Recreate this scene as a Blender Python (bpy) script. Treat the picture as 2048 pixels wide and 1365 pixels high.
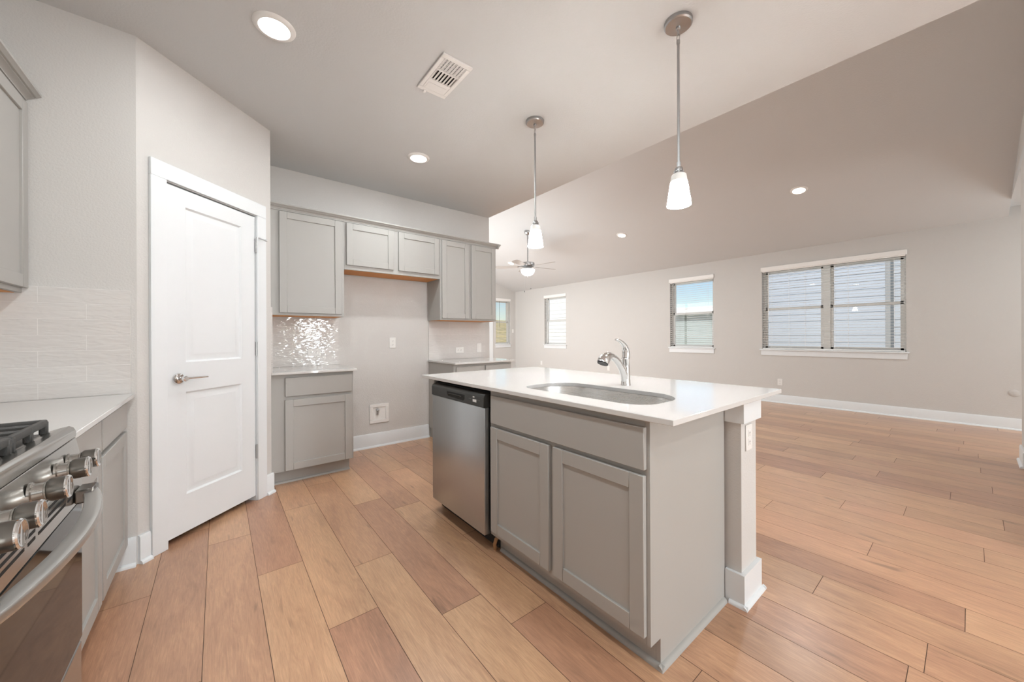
import bpy, bmesh, math, random
from mathutils import Vector, Matrix
R = math.radians
PI = math.pi
scene = bpy.context.scene
for o in list(bpy.data.objects):
    bpy.data.objects.remove(o, do_unlink=True)

# ------------------------------------------------------------------ camera
CAMH = 1.18
cam_d = bpy.data.cameras.new('camera')
cam = bpy.data.objects.new('camera', cam_d)
scene.collection.objects.link(cam)
cam_d.sensor_fit = 'HORIZONTAL'
cam_d.sensor_width = 36.0
cam_d.lens = 734.1 / 2048.0 * 36.0
cam_d.shift_x = 0.0
cam_d.shift_y = -(682.5 - 673.38) / 2048.0
cam_d.clip_start = 0.02
yaw, roll = R(38.676), R(-.248)
fwd = Vector((math.sin(yaw), math.cos(yaw), 0))
rgt0 = Vector((math.cos(yaw), -math.sin(yaw), 0))
dwn0 = Vector((0, 0, -1))
rgt = rgt0 * math.cos(roll) - dwn0 * math.sin(roll)
dwn = rgt0 * math.sin(roll) + dwn0 * math.cos(roll)
m = Matrix((rgt, -dwn, -fwd)).transposed().to_4x4()
m.translation = (0, 0, CAMH)
cam.matrix_world = m
scene.camera = cam

# ------------------------------------------------------------------ world, sun, exposure
vs = scene.view_settings
vs.view_transform = 'Standard'
vs.look = 'None'
vs.gamma = 1.0
vs.exposure = -0.22
vs.use_curve_mapping = False
scene.display_settings.display_device = 'sRGB'
W = bpy.data.worlds.new('world')
scene.world = W
W.use_nodes = True
nt = W.node_tree
for n in list(nt.nodes):
    nt.nodes.remove(n)
wo = nt.nodes.new('ShaderNodeOutputWorld')
bg = nt.nodes.new('ShaderNodeBackground')
sky = nt.nodes.new('ShaderNodeTexSky')
sky.sky_type = 'NISHITA'
sky.sun_disc = False
sky.sun_elevation = R(48)
sky.sun_rotation = R(265)
sky.altitude = 200
sky.air_density = 1.0
sky.dust_density = .6
nt.links.new(sky.outputs[0], bg.inputs[0])
bg.inputs[1].default_value = 0.155
nt.links.new(bg.outputs[0], wo.inputs[0])

sun_d = bpy.data.lights.new('sun', 'SUN')
sun_d.energy = 4.6
sun_d.angle = R(0.6)
sun_d.color = (1.0, .95, .88)
sun = bpy.data.objects.new('sun', sun_d)
scene.collection.objects.link(sun)
sd = Vector((1.0, 0.06, -0.95)).normalized()           # travels towards +x: lights the walls that face the house
sun.rotation_euler = sd.to_track_quat('-Z', 'Y').to_euler()

cy = scene.cycles
cy.max_bounces = 10
cy.diffuse_bounces = 5
cy.glossy_bounces = 4
cy.transmission_bounces = 6
cy.transparent_max_bounces = 10
cy.sample_clamp_indirect = 6.0
cy.sample_clamp_direct = 0.0
cy.caustics_reflective = False
cy.caustics_refractive = False
cy.use_denoising = True

DAY = .85
LAMP = 1.0                                              # master level of the house's lamps
LAMP_COL = (.925, .975, .99)

# ------------------------------------------------------------------ materials
MAT = {}


def new_mat(name):
    mt = bpy.data.materials.new(name)
    mt.use_nodes = True
    t = mt.node_tree
    b = t.nodes['Principled BSDF']
    MAT[name] = mt
    return mt, t, b


def N(t, kind, **kw):
    n = t.nodes.new(kind)
    for k, v in kw.items():
        setattr(n, k, v)
    return n


def plain(name, col, rough=.5, metal=0.0, spec=.5, var=.03, vscale=6.0, bump=0.0, bscale=300.0, coat=0.0):
    """paint, plastic or metal with slight tone variation and an optional fine surface texture"""
    mt, t, b = new_mat(name)
    tc = N(t, 'ShaderNodeTexCoord')
    nz = N(t, 'ShaderNodeTexNoise')
    nz.inputs['Scale'].default_value = vscale
    nz.inputs['Detail'].default_value = 2
    t.links.new(tc.outputs['Object'], nz.inputs['Vector'])
    mx = N(t, 'ShaderNodeMix', data_type='RGBA')
    mx.inputs[6].default_value = (*[c * (1 - var) for c in col], 1)
    mx.inputs[7].default_value = (*[min(1, c * (1 + var)) for c in col], 1)
    t.links.new(nz.outputs['Fac'], mx.inputs[0])
    t.links.new(mx.outputs[2], b.inputs['Base Color'])
    b.inputs['Roughness'].default_value = rough
    b.inputs['Metallic'].default_value = metal
    b.inputs['Specular IOR Level'].default_value = spec
    b.inputs['Coat Weight'].default_value = coat
    if bump:
        n2 = N(t, 'ShaderNodeTexNoise')
        n2.inputs['Scale'].default_value = bscale
        n2.inputs['Detail'].default_value = 3
        t.links.new(tc.outputs['Object'], n2.inputs['Vector'])
        bp = N(t, 'ShaderNodeBump')
        bp.inputs['Strength'].default_value = bump
        bp.inputs['Distance'].default_value = .004
        t.links.new(n2.outputs['Fac'], bp.inputs['Height'])
        t.links.new(bp.outputs['Normal'], b.inputs['Normal'])
    return mt


def glow(name, col, strength):
    mt, t, b = new_mat(name)
    b.inputs['Base Color'].default_value = (.8, .8, .8, 1)
    b.inputs['Emission Color'].default_value = (*col, 1)
    b.inputs['Emission Strength'].default_value = strength
    b.inputs['Roughness'].default_value = .4
    return mt


plain('wall_paint', (.595, .58, .56), .75, spec=.25, var=.012, vscale=2, bump=.35, bscale=110)
plain('ceiling_paint', (.61, .618, .62), .85, spec=.2, var=.012, vscale=2, bump=.3, bscale=90)
plain('white_trim', (.74, .765, .78), .38, spec=.4, var=.008)
plain('cabinet_paint', (.40, .39, .37), .42, spec=.4, var=.012)
plain('cabinet_inside', (.66, .29, .09), .6, var=.12, vscale=30)
plain('white_plastic', (.80, .79, .77), .35, var=.01)
plain('dark_slot', (.03, .03, .03), .6)
plain('black_plastic', (.030, .030, .028), .38, var=.05)
plain('black_gap', (.010, .010, .010), .8)
plain('cast_iron', (.060, .058, .055), .55, var=.15, vscale=60, bump=.3, bscale=500)
plain('nickel', (.46, .465, .47), .36, metal=1.0, var=.05, vscale=30)
plain('chrome', (.82, .82, .82), .06, metal=1.0, var=.01)
plain('knob_grey', (.22, .21, .195), .28, metal=1.0, var=.05)
plain('fan_blade', (.36, .34, .32), .5, var=.05)
plain('brass', (.45, .25, .12), .5, metal=.3, var=.1)
plain('vinyl', (.84, .83, .80), .45, var=.01)
plain('blind_white', (.86, .85, .83), .45, var=.01)
plain('siding_paint', (.50, .545, .60), .7, var=.02)
plain('white_siding', (.86, .87, .88), .7, var=.02)
plain('green_siding', (.30, .36, .36), .7, var=.03)
plain('ext_trim', (.36, .37, .37), .7, var=.02)  # shade on the neighbour's corner board is put into this darker grey
plain('eave_paint', (.16, .20, .17), .7, var=.05)
plain('roofing', (.2, .19, .18), .8, var=.2, vscale=20)
plain('fence_wood', (.34, .22, .15), .8, var=.2, vscale=8)
plain('shade_white', (.8, .8, .8), .4)


def stainless(name, col, rough, stretch):
    mt, t, b = new_mat(name)
    tc = N(t, 'ShaderNodeTexCoord')
    mp = N(t, 'ShaderNodeMapping')
    mp.inputs['Scale'].default_value = stretch
    nz = N(t, 'ShaderNodeTexNoise')
    nz.inputs['Scale'].default_value = 1.0
    nz.inputs['Detail'].default_value = 4
    t.links.new(tc.outputs['Object'], mp.inputs['Vector'])
    t.links.new(mp.outputs[0], nz.inputs['Vector'])
    mr = N(t, 'ShaderNodeMapRange')
    mr.inputs[3].default_value = rough * .8
    mr.inputs[4].default_value = rough * 1.25
    t.links.new(nz.outputs['Fac'], mr.inputs[0])
    t.links.new(mr.outputs[0], b.inputs['Roughness'])
    bp = N(t, 'ShaderNodeBump')
    bp.inputs['Strength'].default_value = .05
    bp.inputs['Distance'].default_value = .001
    t.links.new(nz.outputs['Fac'], bp.inputs['Height'])
    t.links.new(bp.outputs['Normal'], b.inputs['Normal'])
    b.inputs['Base Color'].default_value = (*col, 1)
    b.inputs['Metallic'].default_value = 1.0
    return mt


stainless('steel_door', (.53, .55, .565), .32, (900, 900, 6))
stainless('steel_range', (.55, .535, .51), .22, (900, 5, 900))
stainless('steel_sink', (.74, .73, .715), .27, (14, 14, 900))

stainless('steel_handle', (.66, .655, .64), .38, (900, 5, 900))

# dark oven glass
mt, t, b = new_mat('oven_glass')
b.inputs['Base Color'].default_value = (.018, .018, .018, 1)
b.inputs['Roughness'].default_value = .04
b.inputs['Specular IOR Level'].default_value = .5
b.inputs['IOR'].default_value = 1.36

# quartz worktop
mt, t, b = new_mat('quartz')
tc = N(t, 'ShaderNodeTexCoord')
nz = N(t, 'ShaderNodeTexNoise')
nz.inputs['Scale'].default_value = 3.0
nz.inputs['Detail'].default_value = 6
t.links.new(tc.outputs['Object'], nz.inputs['Vector'])
mx = N(t, 'ShaderNodeMix', data_type='RGBA')
mx.inputs[6].default_value = (.635, .622, .605, 1)
mx.inputs[7].default_value = (.67, .66, .645, 1)
t.links.new(nz.outputs['Fac'], mx.inputs[0])
t.links.new(mx.outputs[2], b.inputs['Base Color'])
b.inputs['Roughness'].default_value = .045
b.inputs['IOR'].default_value = 1.55

# window glass: clear with a mirror-like sheen
mt, t, b = new_mat('window_glass')
t.nodes.remove(b)
out = [n for n in t.nodes if n.type == 'OUTPUT_MATERIAL'][0]
tr = N(t, 'ShaderNodeBsdfTransparent')
tr.inputs[0].default_value = (.97, .98, .98, 1)
gl = N(t, 'ShaderNodeBsdfGlossy')
gl.inputs['Roughness'].default_value = .0
fr = N(t, 'ShaderNodeFresnel')
fr.inputs[0].default_value = 1.5
ms = N(t, 'ShaderNodeMixShader')
ge = N(t, 'ShaderNodeNewGeometry')
ir = N(t, 'ShaderNodeMapRange')                         # same sheen from both sides of the pane
ir.inputs[3].default_value = 1.5
ir.inputs[4].default_value = 1 / 1.5
t.links.new(ge.outputs['Backfacing'], ir.inputs[0])
t.links.new(ir.outputs[0], fr.inputs[0])
t.links.new(fr.outputs[0], ms.inputs[0])
t.links.new(tr.outputs[0], ms.inputs[1])
t.links.new(gl.outputs[0], ms.inputs[2])
t.links.new(ms.outputs[0], out.inputs[0])

# frosted lamp glass, brighter where the bulb sits (object z, 0 = rim of the shade)
mt, t, b = new_mat('lamp_glass')
tc = N(t, 'ShaderNodeTexCoord')
sp = N(t, 'ShaderNodeSeparateXYZ')
t.links.new(tc.outputs['Object'], sp.inputs[0])
mr = N(t, 'ShaderNodeMapRange', interpolation_type='SMOOTHSTEP')
mr.inputs[1].default_value = .092
mr.inputs[2].default_value = .122
mr.inputs[3].default_value = 150.0
mr.inputs[4].default_value = .22
t.links.new(sp.outputs[2], mr.inputs[0])
b.inputs['Base Color'].default_value = (.75, .75, .73, 1)
b.inputs['Roughness'].default_value = .35
b.inputs['Emission Color'].default_value = (1, .97, .93, 1)
t.links.new(mr.outputs[0], b.inputs['Emission Strength'])

glow('lamp_lens', (1, .97, .93), 9.0)
glow('fan_bowl', (1, .94, .90), 7.0)


# glossy subway tile: uv in metres, 0.0757 x 0.302 running bond
def tile_mat(name, uoff, voff):
    mt, t, b = new_mat(name)
    uv = N(t, 'ShaderNodeUVMap')
    mp = N(t, 'ShaderNodeMapping')
    mp.inputs['Location'].default_value = (uoff, voff, 0)
    t.links.new(uv.outputs[0], mp.inputs['Vector'])
    br = N(t, 'ShaderNodeTexBrick')
    br.offset = .5
    br.offset_frequency = 2
    br.inputs['Scale'].default_value = 1.0
    br.inputs['Mortar Size'].default_value = .0016
    br.inputs['Mortar Smooth'].default_value = .25
    br.inputs['Bias'].default_value = 0
    br.inputs['Brick Width'].default_value = .302
    br.inputs['Row Height'].default_value = .0757
    br.inputs['Color1'].default_value = (.63, .607, .588, 1)
    br.inputs['Color2'].default_value = (.655, .632, .612, 1)
    br.inputs['Mortar'].default_value = (.74, .72, .70, 1)
    t.links.new(mp.outputs[0], br.inputs['Vector'])
    t.links.new(br.outputs['Color'], b.inputs['Base Color'])
    b.inputs['Roughness'].default_value = .03
    b.inputs['Coat Weight'].default_value = .0
    # handmade waviness
    mw = N(t, 'ShaderNodeMapping')
    mw.inputs['Scale'].default_value = (15, 46, 1)
    t.links.new(mp.outputs[0], mw.inputs['Vector'])
    # different waves on every tile
    ad = N(t, 'ShaderNodeVectorMath', operation='ADD')
    sc = N(t, 'ShaderNodeVectorMath', operation='SCALE')
    sc.inputs['Scale'].default_value = 240.0
    t.links.new(br.outputs['Color'], sc.inputs[0])
    t.links.new(mw.outputs[0], ad.inputs[0])
    t.links.new(sc.outputs[0], ad.inputs[1])
    nz = N(t, 'ShaderNodeTexNoise')
    nz.inputs['Scale'].default_value = 1.0
    nz.inputs['Detail'].default_value = 1.5
    nz.inputs['Distortion'].default_value = .6
    t.links.new(mw.outputs[0], nz.inputs['Vector'])
    b1 = N(t, 'ShaderNodeBump')
    b1.inputs['Strength'].default_value = .5
    b1.inputs['Distance'].default_value = .006
    t.links.new(nz.outputs['Fac'], b1.inputs['Height'])
    b2 = N(t, 'ShaderNodeBump', invert=True)
    b2.inputs['Strength'].default_value = .6
    b2.inputs['Distance'].default_value = .002
    t.links.new(br.outputs['Fac'], b2.inputs['Height'])
    t.links.new(b1.outputs['Normal'], b2.inputs['Normal'])
    t.links.new(b2.outputs['Normal'], b.inputs['Normal'])
    return mt


tile_mat('tile_side', .352, -1.424 + .0757 * 20)
tile_mat('tile_back', -.4, -.9065 + .0757 * 2)

# floor planks: per-plank tone and offset come from the face attribute "plank"
mt, t, b = new_mat('plank')
at = N(t, 'ShaderNodeAttribute', attribute_name='plank')
sa = N(t, 'ShaderNodeSeparateColor')
t.links.new(at.outputs['Color'], sa.inputs[0])
tc = N(t, 'ShaderNodeTexCoord')
of = N(t, 'ShaderNodeVectorMath', operation='SCALE')
of.inputs['Scale'].default_value = 37.0
cb = N(t, 'ShaderNodeCombineXYZ')
t.links.new(sa.outputs[2], cb.inputs[0])
t.links.new(sa.outputs[2], cb.inputs[1])
t.links.new(cb.outputs[0], of.inputs[0])
ad = N(t, 'ShaderNodeVectorMath', operation='ADD')
t.links.new(tc.outputs['Object'], ad.inputs[0])
t.links.new(of.outputs[0], ad.inputs[1])


def stretched(sx, sy, detail, dist=0.0, rough=.55):
    mp = N(t, 'ShaderNodeMapping')
    mp.inputs['Scale'].default_value = (sx, sy, 1)
    t.links.new(ad.outputs[0], mp.inputs['Vector'])
    nz = N(t, 'ShaderNodeTexNoise')
    nz.inputs['Scale'].default_value = 1.0
    nz.inputs['Detail'].default_value = detail
    nz.inputs['Roughness'].default_value = rough
    nz.inputs['Distortion'].default_value = dist
    t.links.new(mp.outputs[0], nz.inputs['Vector'])
    return nz


broad = stretched(8, 2.0, 4, 1.2)
grain = stretched(38, 4.2, 6, 2.6, .68)
fibre = stretched(260, 9, 3, .2, .7)
knot = stretched(16, 3.2, 2, .6)
# hue: pink-brown to tan, from tone (r) plus broad figure
mt1 = N(t, 'ShaderNodeMath', operation='MULTIPLY_ADD')
t.links.new(broad.outputs['Fac'], mt1.inputs[0])
mt1.inputs[1].default_value = .95
mt1.inputs[2].default_value = -.475
ma = N(t, 'ShaderNodeMath', operation='ADD')
t.links.new(sa.outputs[0], ma.inputs[0])
t.links.new(mt1.outputs[0], ma.inputs[1])
g1 = N(t, 'ShaderNodeMath', operation='MULTIPLY_ADD')
t.links.new(grain.outputs['Fac'], g1.inputs[0])
g1.inputs[1].default_value = 1.1
g1.inputs[2].default_value = -.55
ma2 = N(t, 'ShaderNodeMath', operation='ADD')
t.links.new(ma.outputs[0], ma2.inputs[0])
t.links.new(g1.outputs[0], ma2.inputs[1])
cr = N(t, 'ShaderNodeValToRGB')
cr.color_ramp.elements[0].position = .0
cr.color_ramp.elements[0].color = (.352, .199, .119, 1)
cr.color_ramp.elements[1].position = 1.0
cr.color_ramp.elements[1].color = (.655, .407, .236, 1)
e = cr.color_ramp.elements.new(.35)
e.color = (.460, .263, .155, 1)
e = cr.color_ramp.elements.new(.65)
e.color = (.552, .327, .188, 1)
t.links.new(ma2.outputs[0], cr.inputs[0])
# pinkish planks (g)
pk = N(t, 'ShaderNodeMix', data_type='RGBA', blend_type='MULTIPLY')
pk.inputs[7].default_value = (1.0, .92, .95, 1)
t.links.new(sa.outputs[1], pk.inputs[0])
t.links.new(cr.outputs[0], pk.inputs[6])
fm = N(t, 'ShaderNodeMapRange')
fm.inputs[1].default_value = .3
fm.inputs[2].default_value = .7
fm.inputs[3].default_value = .84
fm.inputs[4].default_value = 1.10
t.links.new(fibre.outputs['Fac'], fm.inputs[0])
f2 = N(t, 'ShaderNodeMix', data_type='RGBA', blend_type='MULTIPLY')
f2.inputs[0].default_value = 1.0
t.links.new(pk.outputs[2], f2.inputs[6])
t.links.new(fm.outputs[0], f2.inputs[7])
kr = N(t, 'ShaderNodeMapRange')
kr.inputs[1].default_value = .66
kr.inputs[2].default_value = .76
kr.inputs[3].default_value = 1.0
kr.inputs[4].default_value = .62
t.links.new(knot.outputs['Fac'], kr.inputs[0])
f3 = N(t, 'ShaderNodeMix', data_type='RGBA', blend_type='MULTIPLY')
f3.inputs[0].default_value = 1.0
t.links.new(f2.outputs[2], f3.inputs[6])
t.links.new(kr.outputs[0], f3.inputs[7])
t.links.new(f3.outputs[2], b.inputs['Base Color'])
b.inputs['Roughness'].default_value = .34
b.inputs['Coat Weight'].default_value = .45
b.inputs['Coat Roughness'].default_value = .28
b.inputs['Specular IOR Level'].default_value = .55
bp = N(t, 'ShaderNodeBump')
bp.inputs['Strength'].default_value = .12
bp.inputs['Distance'].default_value = .002
t.links.new(grain.outputs['Fac'], bp.inputs['Height'])
t.links.new(bp.outputs['Normal'], b.inputs['Normal'])
plain('plank_gap', (.10, .055, .035), .7)

# dry field outside the end window
mt, t, b = new_mat('dry_grass')
tc = N(t, 'ShaderNodeTexCoord')
nz = N(t, 'ShaderNodeTexNoise')
nz.inputs['Scale'].default_value = 1.3
nz.inputs['Detail'].default_value = 6
t.links.new(tc.outputs['Object'], nz.inputs['Vector'])
cr = N(t, 'ShaderNodeValToRGB')
cr.color_ramp.elements[0].position = .35
cr.color_ramp.elements[0].color = (.36, .29, .11, 1)
cr.color_ramp.elements[1].position = .65
cr.color_ramp.elements[1].color = (.70, .56, .28, 1)
t.links.new(nz.outputs['Fac'], cr.inputs[0])
t.links.new(cr.outputs[0], b.inputs['Base Color'])
b.inputs['Roughness'].default_value = .9

# ------------------------------------------------------------------ mesh helpers
WL = {}                                                 # world location of every object, by name


class MB:
    """collects shapes in one bmesh, through an optional matrix"""

    def __init__(self, M=None):
        self.bm = bmesh.new()
        self.M = M or Matrix.Identity(4)

    def _put(self, bm2, M=None):
        if M is not None:
            bmesh.ops.transform(bm2, matrix=M, verts=bm2.verts)
        bmesh.ops.transform(bm2, matrix=self.M, verts=bm2.verts)
        me = bpy.data.meshes.new('tmp')
        bm2.to_mesh(me)
        bm2.free()
        self.bm.from_mesh(me)
        bpy.data.meshes.remove(me)
        return self

    def box(self, x0, x1, y0, y1, z0, z1, bev=0.0, M=None, seg=1):
        bm2 = bmesh.new()
        bmesh.ops.create_cube(bm2, size=1.0)
        for v in bm2.verts:
            v.co = Vector((x0 + (v.co.x + .5) * (x1 - x0), y0 + (v.co.y + .5) * (y1 - y0), z0 + (v.co.z + .5) * (z1 - z0)))
        if bev:
            bmesh.ops.bevel(bm2, geom=list(bm2.edges), offset=bev, segments=seg, affect='EDGES', profile=.5)
        return self._put(bm2, M)

    def prism(self, pts, h0, h1, axis='z', bev=0.0, M=None):
        """polygon pts extruded along axis from h0 to h1; pts are (a, b) in the other two axes in xyz order"""
        bm2 = bmesh.new()

        def P(a, b, h):
            return Vector((a, b, h)) if axis == 'z' else (Vector((a, h, b)) if axis == 'y' else Vector((h, a, b)))
        lo = [bm2.verts.new(P(a, b, h0)) for a, b in pts]
        hi = [bm2.verts.new(P(a, b, h1)) for a, b in pts]
        n = len(pts)
        bm2.faces.new(lo)
        bm2.faces.new(hi)
        for i in range(n):
            bm2.faces.new((lo[i], lo[(i + 1) % n], hi[(i + 1) % n], hi[i]))
        bmesh.ops.recalc_face_normals(bm2, faces=bm2.faces)
        if bev:
            bmesh.ops.bevel(bm2, geom=list(bm2.edges), offset=bev, segments=1, affect='EDGES')
        return self._put(bm2, M)

    def lathe(self, prof, seg=32, M=None, cap=True):
        """profile of (radius, z) turned about the z axis"""
        bm2 = bmesh.new()
        rings = []
        for r, z in prof:
            if r < 1e-6:
                rings.append([bm2.verts.new((0, 0, z))])
            else:
                rings.append([bm2.verts.new((r * math.cos(2 * PI * i / seg), r * math.sin(2 * PI * i / seg), z)) for i in range(seg)])
        for a, c in zip(rings, rings[1:]):
            for i in range(seg):
                j = (i + 1) % seg
                if len(a) == 1 and len(c) == 1:
                    continue
                if len(a) == 1:
                    bm2.faces.new((a[0], c[i], c[j]))
                elif len(c) == 1:
                    bm2.faces.new((a[i], a[j], c[0]))
                else:
                    bm2.faces.new((a[i], a[j], c[j], c[i]))
        if cap:
            for rg in (rings[0], rings[-1]):
                if len(rg) > 2:
                    bm2.faces.new(rg)
        bmesh.ops.recalc_face_normals(bm2, faces=bm2.faces)
        for f in bm2.faces:
            f.smooth = True
        return self._put(bm2, M)

    def cyl(self, p0, p1, r, seg=20, r1=None):
        p0, p1 = Vector(p0), Vector(p1)
        d = p1 - p0
        M = Matrix.Translation(p0) @ d.to_track_quat('Z', 'Y').to_matrix().to_4x4()
        return self.lathe([(r, 0), (r if r1 is None else r1, d.length)], seg, M)

    def tube(self, pts, rad, seg=14, flat=None, square=0):
        """swept tube; rad a number or one per point; flat scales the section's second axis"""
        bm2 = bmesh.new()
        pts = [Vector(p) for p in pts]
        n = len(pts)
        rads = [rad] * n if not isinstance(rad, (list, tuple)) else list(rad)
        fl = [1.0] * n if flat is None else (list(flat) if isinstance(flat, (list, tuple)) else [flat] * n)
        rings = []
        up = None
        for i, p in enumerate(pts):
            d = (pts[min(i + 1, n - 1)] - pts[max(i - 1, 0)]).normalized()
            if up is None:
                up = Vector((0, 1, 0)) if abs(d.y) < .9 else Vector((1, 0, 0))
            s = d.cross(up).normalized()
            up = s.cross(d).normalized()
            ring = []
            for k in range(seg):
                ca, sa_ = math.cos(2 * PI * k / seg), math.sin(2 * PI * k / seg)
                q = 1.0 if not square else (abs(ca) ** square + abs(sa_) ** square) ** (-1 / square)
                ring.append(bm2.verts.new(p + (up * ca + s * sa_ * fl[i]) * rads[i] * q))
            rings.append(ring)
        for a, c in zip(rings, rings[1:]):
            for k in range(seg):
                j = (k + 1) % seg
                bm2.faces.new((a[k], a[j], c[j], c[k]))
        bm2.faces.new(rings[0])
        bm2.faces.new(rings[-1])
        bmesh.ops.recalc_face_normals(bm2, faces=bm2.faces)
        for f in bm2.faces:
            f.smooth = True
        return self._put(bm2)

    def quad(self, *pts):
        bm2 = bmesh.new()
        bm2.faces.new([bm2.verts.new(p) for p in pts])
        return self._put(bm2)

    def build(self, name, mat, parent=None, uv=None, solid=True):
        bm = self.bm
        loc = WL[parent.name] if parent is not None else Vector((0, 0, 0))
        if solid:
            bmesh.ops.recalc_face_normals(bm, faces=bm.faces)
        if uv:
            lay = bm.loops.layers.uv.new('UVMap')
            ai, bi = 'xyz'.index(uv[0]), 'xyz'.index(uv[1])
            for f in bm.faces:
                for lp in f.loops:
                    lp[lay].uv = (lp.vert.co[ai], lp.vert.co[bi])
        bmesh.ops.translate(bm, verts=bm.verts, vec=-loc)
        me = bpy.data.meshes.new(name)
        bm.to_mesh(me)
        bm.free()
        me.materials.append(MAT[mat])
        me.set_sharp_from_angle(angle=R(38))
        o = bpy.data.objects.new(name, me)
        scene.collection.objects.link(o)
        if parent is not None:
            o.parent = parent
        WL[o.name] = Vector(loc)
        return o


def thing(name, label, cat, loc, group=None, kind=None):
    o = bpy.data.objects.new(name, None)
    o.empty_display_size = .05
    scene.collection.objects.link(o)
    o.location = loc
    WL[o.name] = Vector(loc)
    return tag(o, label, cat, group, kind)


def tag(o, label=None, cat=None, group=None, kind=None):
    if label:
        o['label'] = label
    if cat:
        o['category'] = cat
    if group:
        o['group'] = group
    if kind:
        o['kind'] = kind
    return o


def struct(o, label=None):
    o['kind'] = 'structure'
    if label:
        o['label'] = label
    return o


def kids(o):
    return [c for c in scene.collection.objects if c.parent == o]


def dup(root, loc, label, group=None, rotz=0.0):
    """a copy of a thing, its parts and its sub-parts"""
    r = root.copy()
    scene.collection.objects.link(r)
    r.location = loc
    r.rotation_euler = (0, 0, rotz)
    r['label'] = label
    if group:
        r['group'] = group
    for ch in kids(root):
        c = ch.copy()
        scene.collection.objects.link(c)
        c.parent = r
        for g in kids(ch):
            d = g.copy()
            scene.collection.objects.link(d)
            d.parent = c
    return r


def area(name, parent, loc, size, power, rot=(0, 0, 0), spread=PI, col=LAMP_COL):
    d = bpy.data.lights.new(name, 'AREA')
    d.shape = 'DISK'
    d.size = size
    d.energy = power * LAMP
    d.color = col
    d.spread = spread
    o = bpy.data.objects.new(name, d)
    scene.collection.objects.link(o)
    o.parent = parent
    o.location = loc
    o.rotation_euler = rot
    return o


def point(name, parent, loc, rad, power, col=LAMP_COL):
    d = bpy.data.lights.new(name, 'POINT')
    d.shadow_soft_size = rad
    d.energy = power * LAMP
    d.color = col
    o = bpy.data.objects.new(name, d)
    scene.collection.objects.link(o)
    o.parent = parent
    o.location = loc
    return o


# ================================================================== LARGE STRUCTURE
CH = 2.757                                              # flat ceiling
XF, YE, YB = 7.66, 9.387, 4.004                         # far wall, end wall, cabinet wall
ZF, PITCH = 2.647, .255                                 # vault spring at the far wall
XV = 2.808                                              # where the flat ceiling stops


def zv(x):
    return ZF + PITCH * (XF - x)


# ---- floor: planks 0.1965 wide laid along y, 1.295 long
random.seed(7)
JOINT = {-3: 2.35, -2: 2.95, -1: 2.703, 0: 2.205, 1: 1.62, 2: 1.98, 3: 1.405, 4: 1.18, 9: .105, 10: .454, 11: .017, 13: .349, 14: .886,
         15: -.042, 16: .56, 17: .277, 18: -.125, 19: .78, 20: .095, 21: .494, 22: -.1, 24: .445, 25: -.052}
TONE = {(-3, 0): (.30, .3), (-2, -1): (.30, .55), (-2, 0): (.6, .2), (-1, -1): (.50, .45), (-1, 0): (.66, .2), (0, -1): (.66, .1), (0, 0): (.28, .9), (1, -1): (.30, 1.0),
        (1, 0): (.66, .1), (1, 1): (.6, .4), (2, -1): (.68, .1), (2, 0): (.5, .5), (2, 1): (.55, .3), (3, -1): (.70, .0), (3, 0): (.36, .9), (3, 1): (.72, .1), (4, -1): (.30, .9), (4, 0): (.58, .2),
        (4, 1): (.34, .7), (5, 0): (.5, .4), (5, -1): (.45, .4)}
bm = bmesh.new()
lay = bm.faces.layers.float_color.new('plank') if hasattr(bm.faces.layers, 'float_color') else None
planks = []
for k in range(-7, 39):
    xa, xb = .148 + .1965 * k, .148 + .1965 * (k + 1)
    j0 = JOINT.get(k, random.uniform(0, 1.295))
    n0 = int(math.floor((-4.2 - j0) / 1.295))
    for n in range(n0, 12):
        ya, yb = j0 + n * 1.295, j0 + (n + 1) * 1.295
        ya, yb = max(ya, -4.1), min(yb, 9.6)
        if yb - ya < .02:
            continue
        tone = TONE.get((k, n))
        if tone is None:
            tone = (min(.85, max(.2, random.gauss(.55, .15))), random.random() * .7)
            if random.random() < .14:
                tone = (.32, .8)
        planks.append((xa, xb, ya, yb, tone[0], tone[1], random.random()))
verts, faces, cols = [], [], []
G = .0011
for xa, xb, ya, yb, tn, pk_, rn in planks:
    i = len(verts)
    verts += [(xa + G, ya + G, 0), (xb - G, ya + G, 0), (xb - G, yb - G, 0), (xa + G, yb - G, 0)]
    faces.append((i, i + 1, i + 2, i + 3))
    cols += [(tn, pk_, rn, 1)]
i = len(verts)
verts += [(-1.3, -4.1, -.0015), (7.9, -4.1, -.0015), (7.9, 9.6, -.0015), (-1.3, 9.6, -.0015)]
faces.append((i, i + 1, i + 2, i + 3))
cols.append((0, 0, 0, 1))
bm.free()
me = bpy.data.meshes.new('floor')
me.from_pydata(verts, [], faces)
a_ = me.attributes.new('plank', 'FLOAT_COLOR', 'FACE')
for i, c in enumerate(cols):
    a_.data[i].color = c
me.materials.append(MAT['plank'])
me.materials.append(MAT['plank_gap'])
me.polygons[len(faces) - 1].material_index = 1
fl = bpy.data.objects.new('floor', me)
scene.collection.objects.link(fl)
WL['floor'] = Vector((0, 0, 0))
struct(fl, 'light and pinkish brown wood plank floor')

# ---- ceilings
T = .12
c = MB()
c.box(-1.2, XV, -4.1, YB + T, CH, CH + .1)
c.box(XV, XF + .2, -4.1, -.30, CH, CH + .1)
struct(c.build('ceiling', 'ceiling_paint'), 'flat greige ceiling over the kitchen')
c = MB()
c.prism([(XV, zv(XV)), (XF + .2, zv(XF + .2)), (XF + .2, zv(XF + .2) + .1), (XV, zv(XV) + .1)], -.30, YE + T, 'y')
struct(c.build('ceiling_vault', 'ceiling_paint'), 'sloped greige ceiling rising from the window wall')

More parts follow.
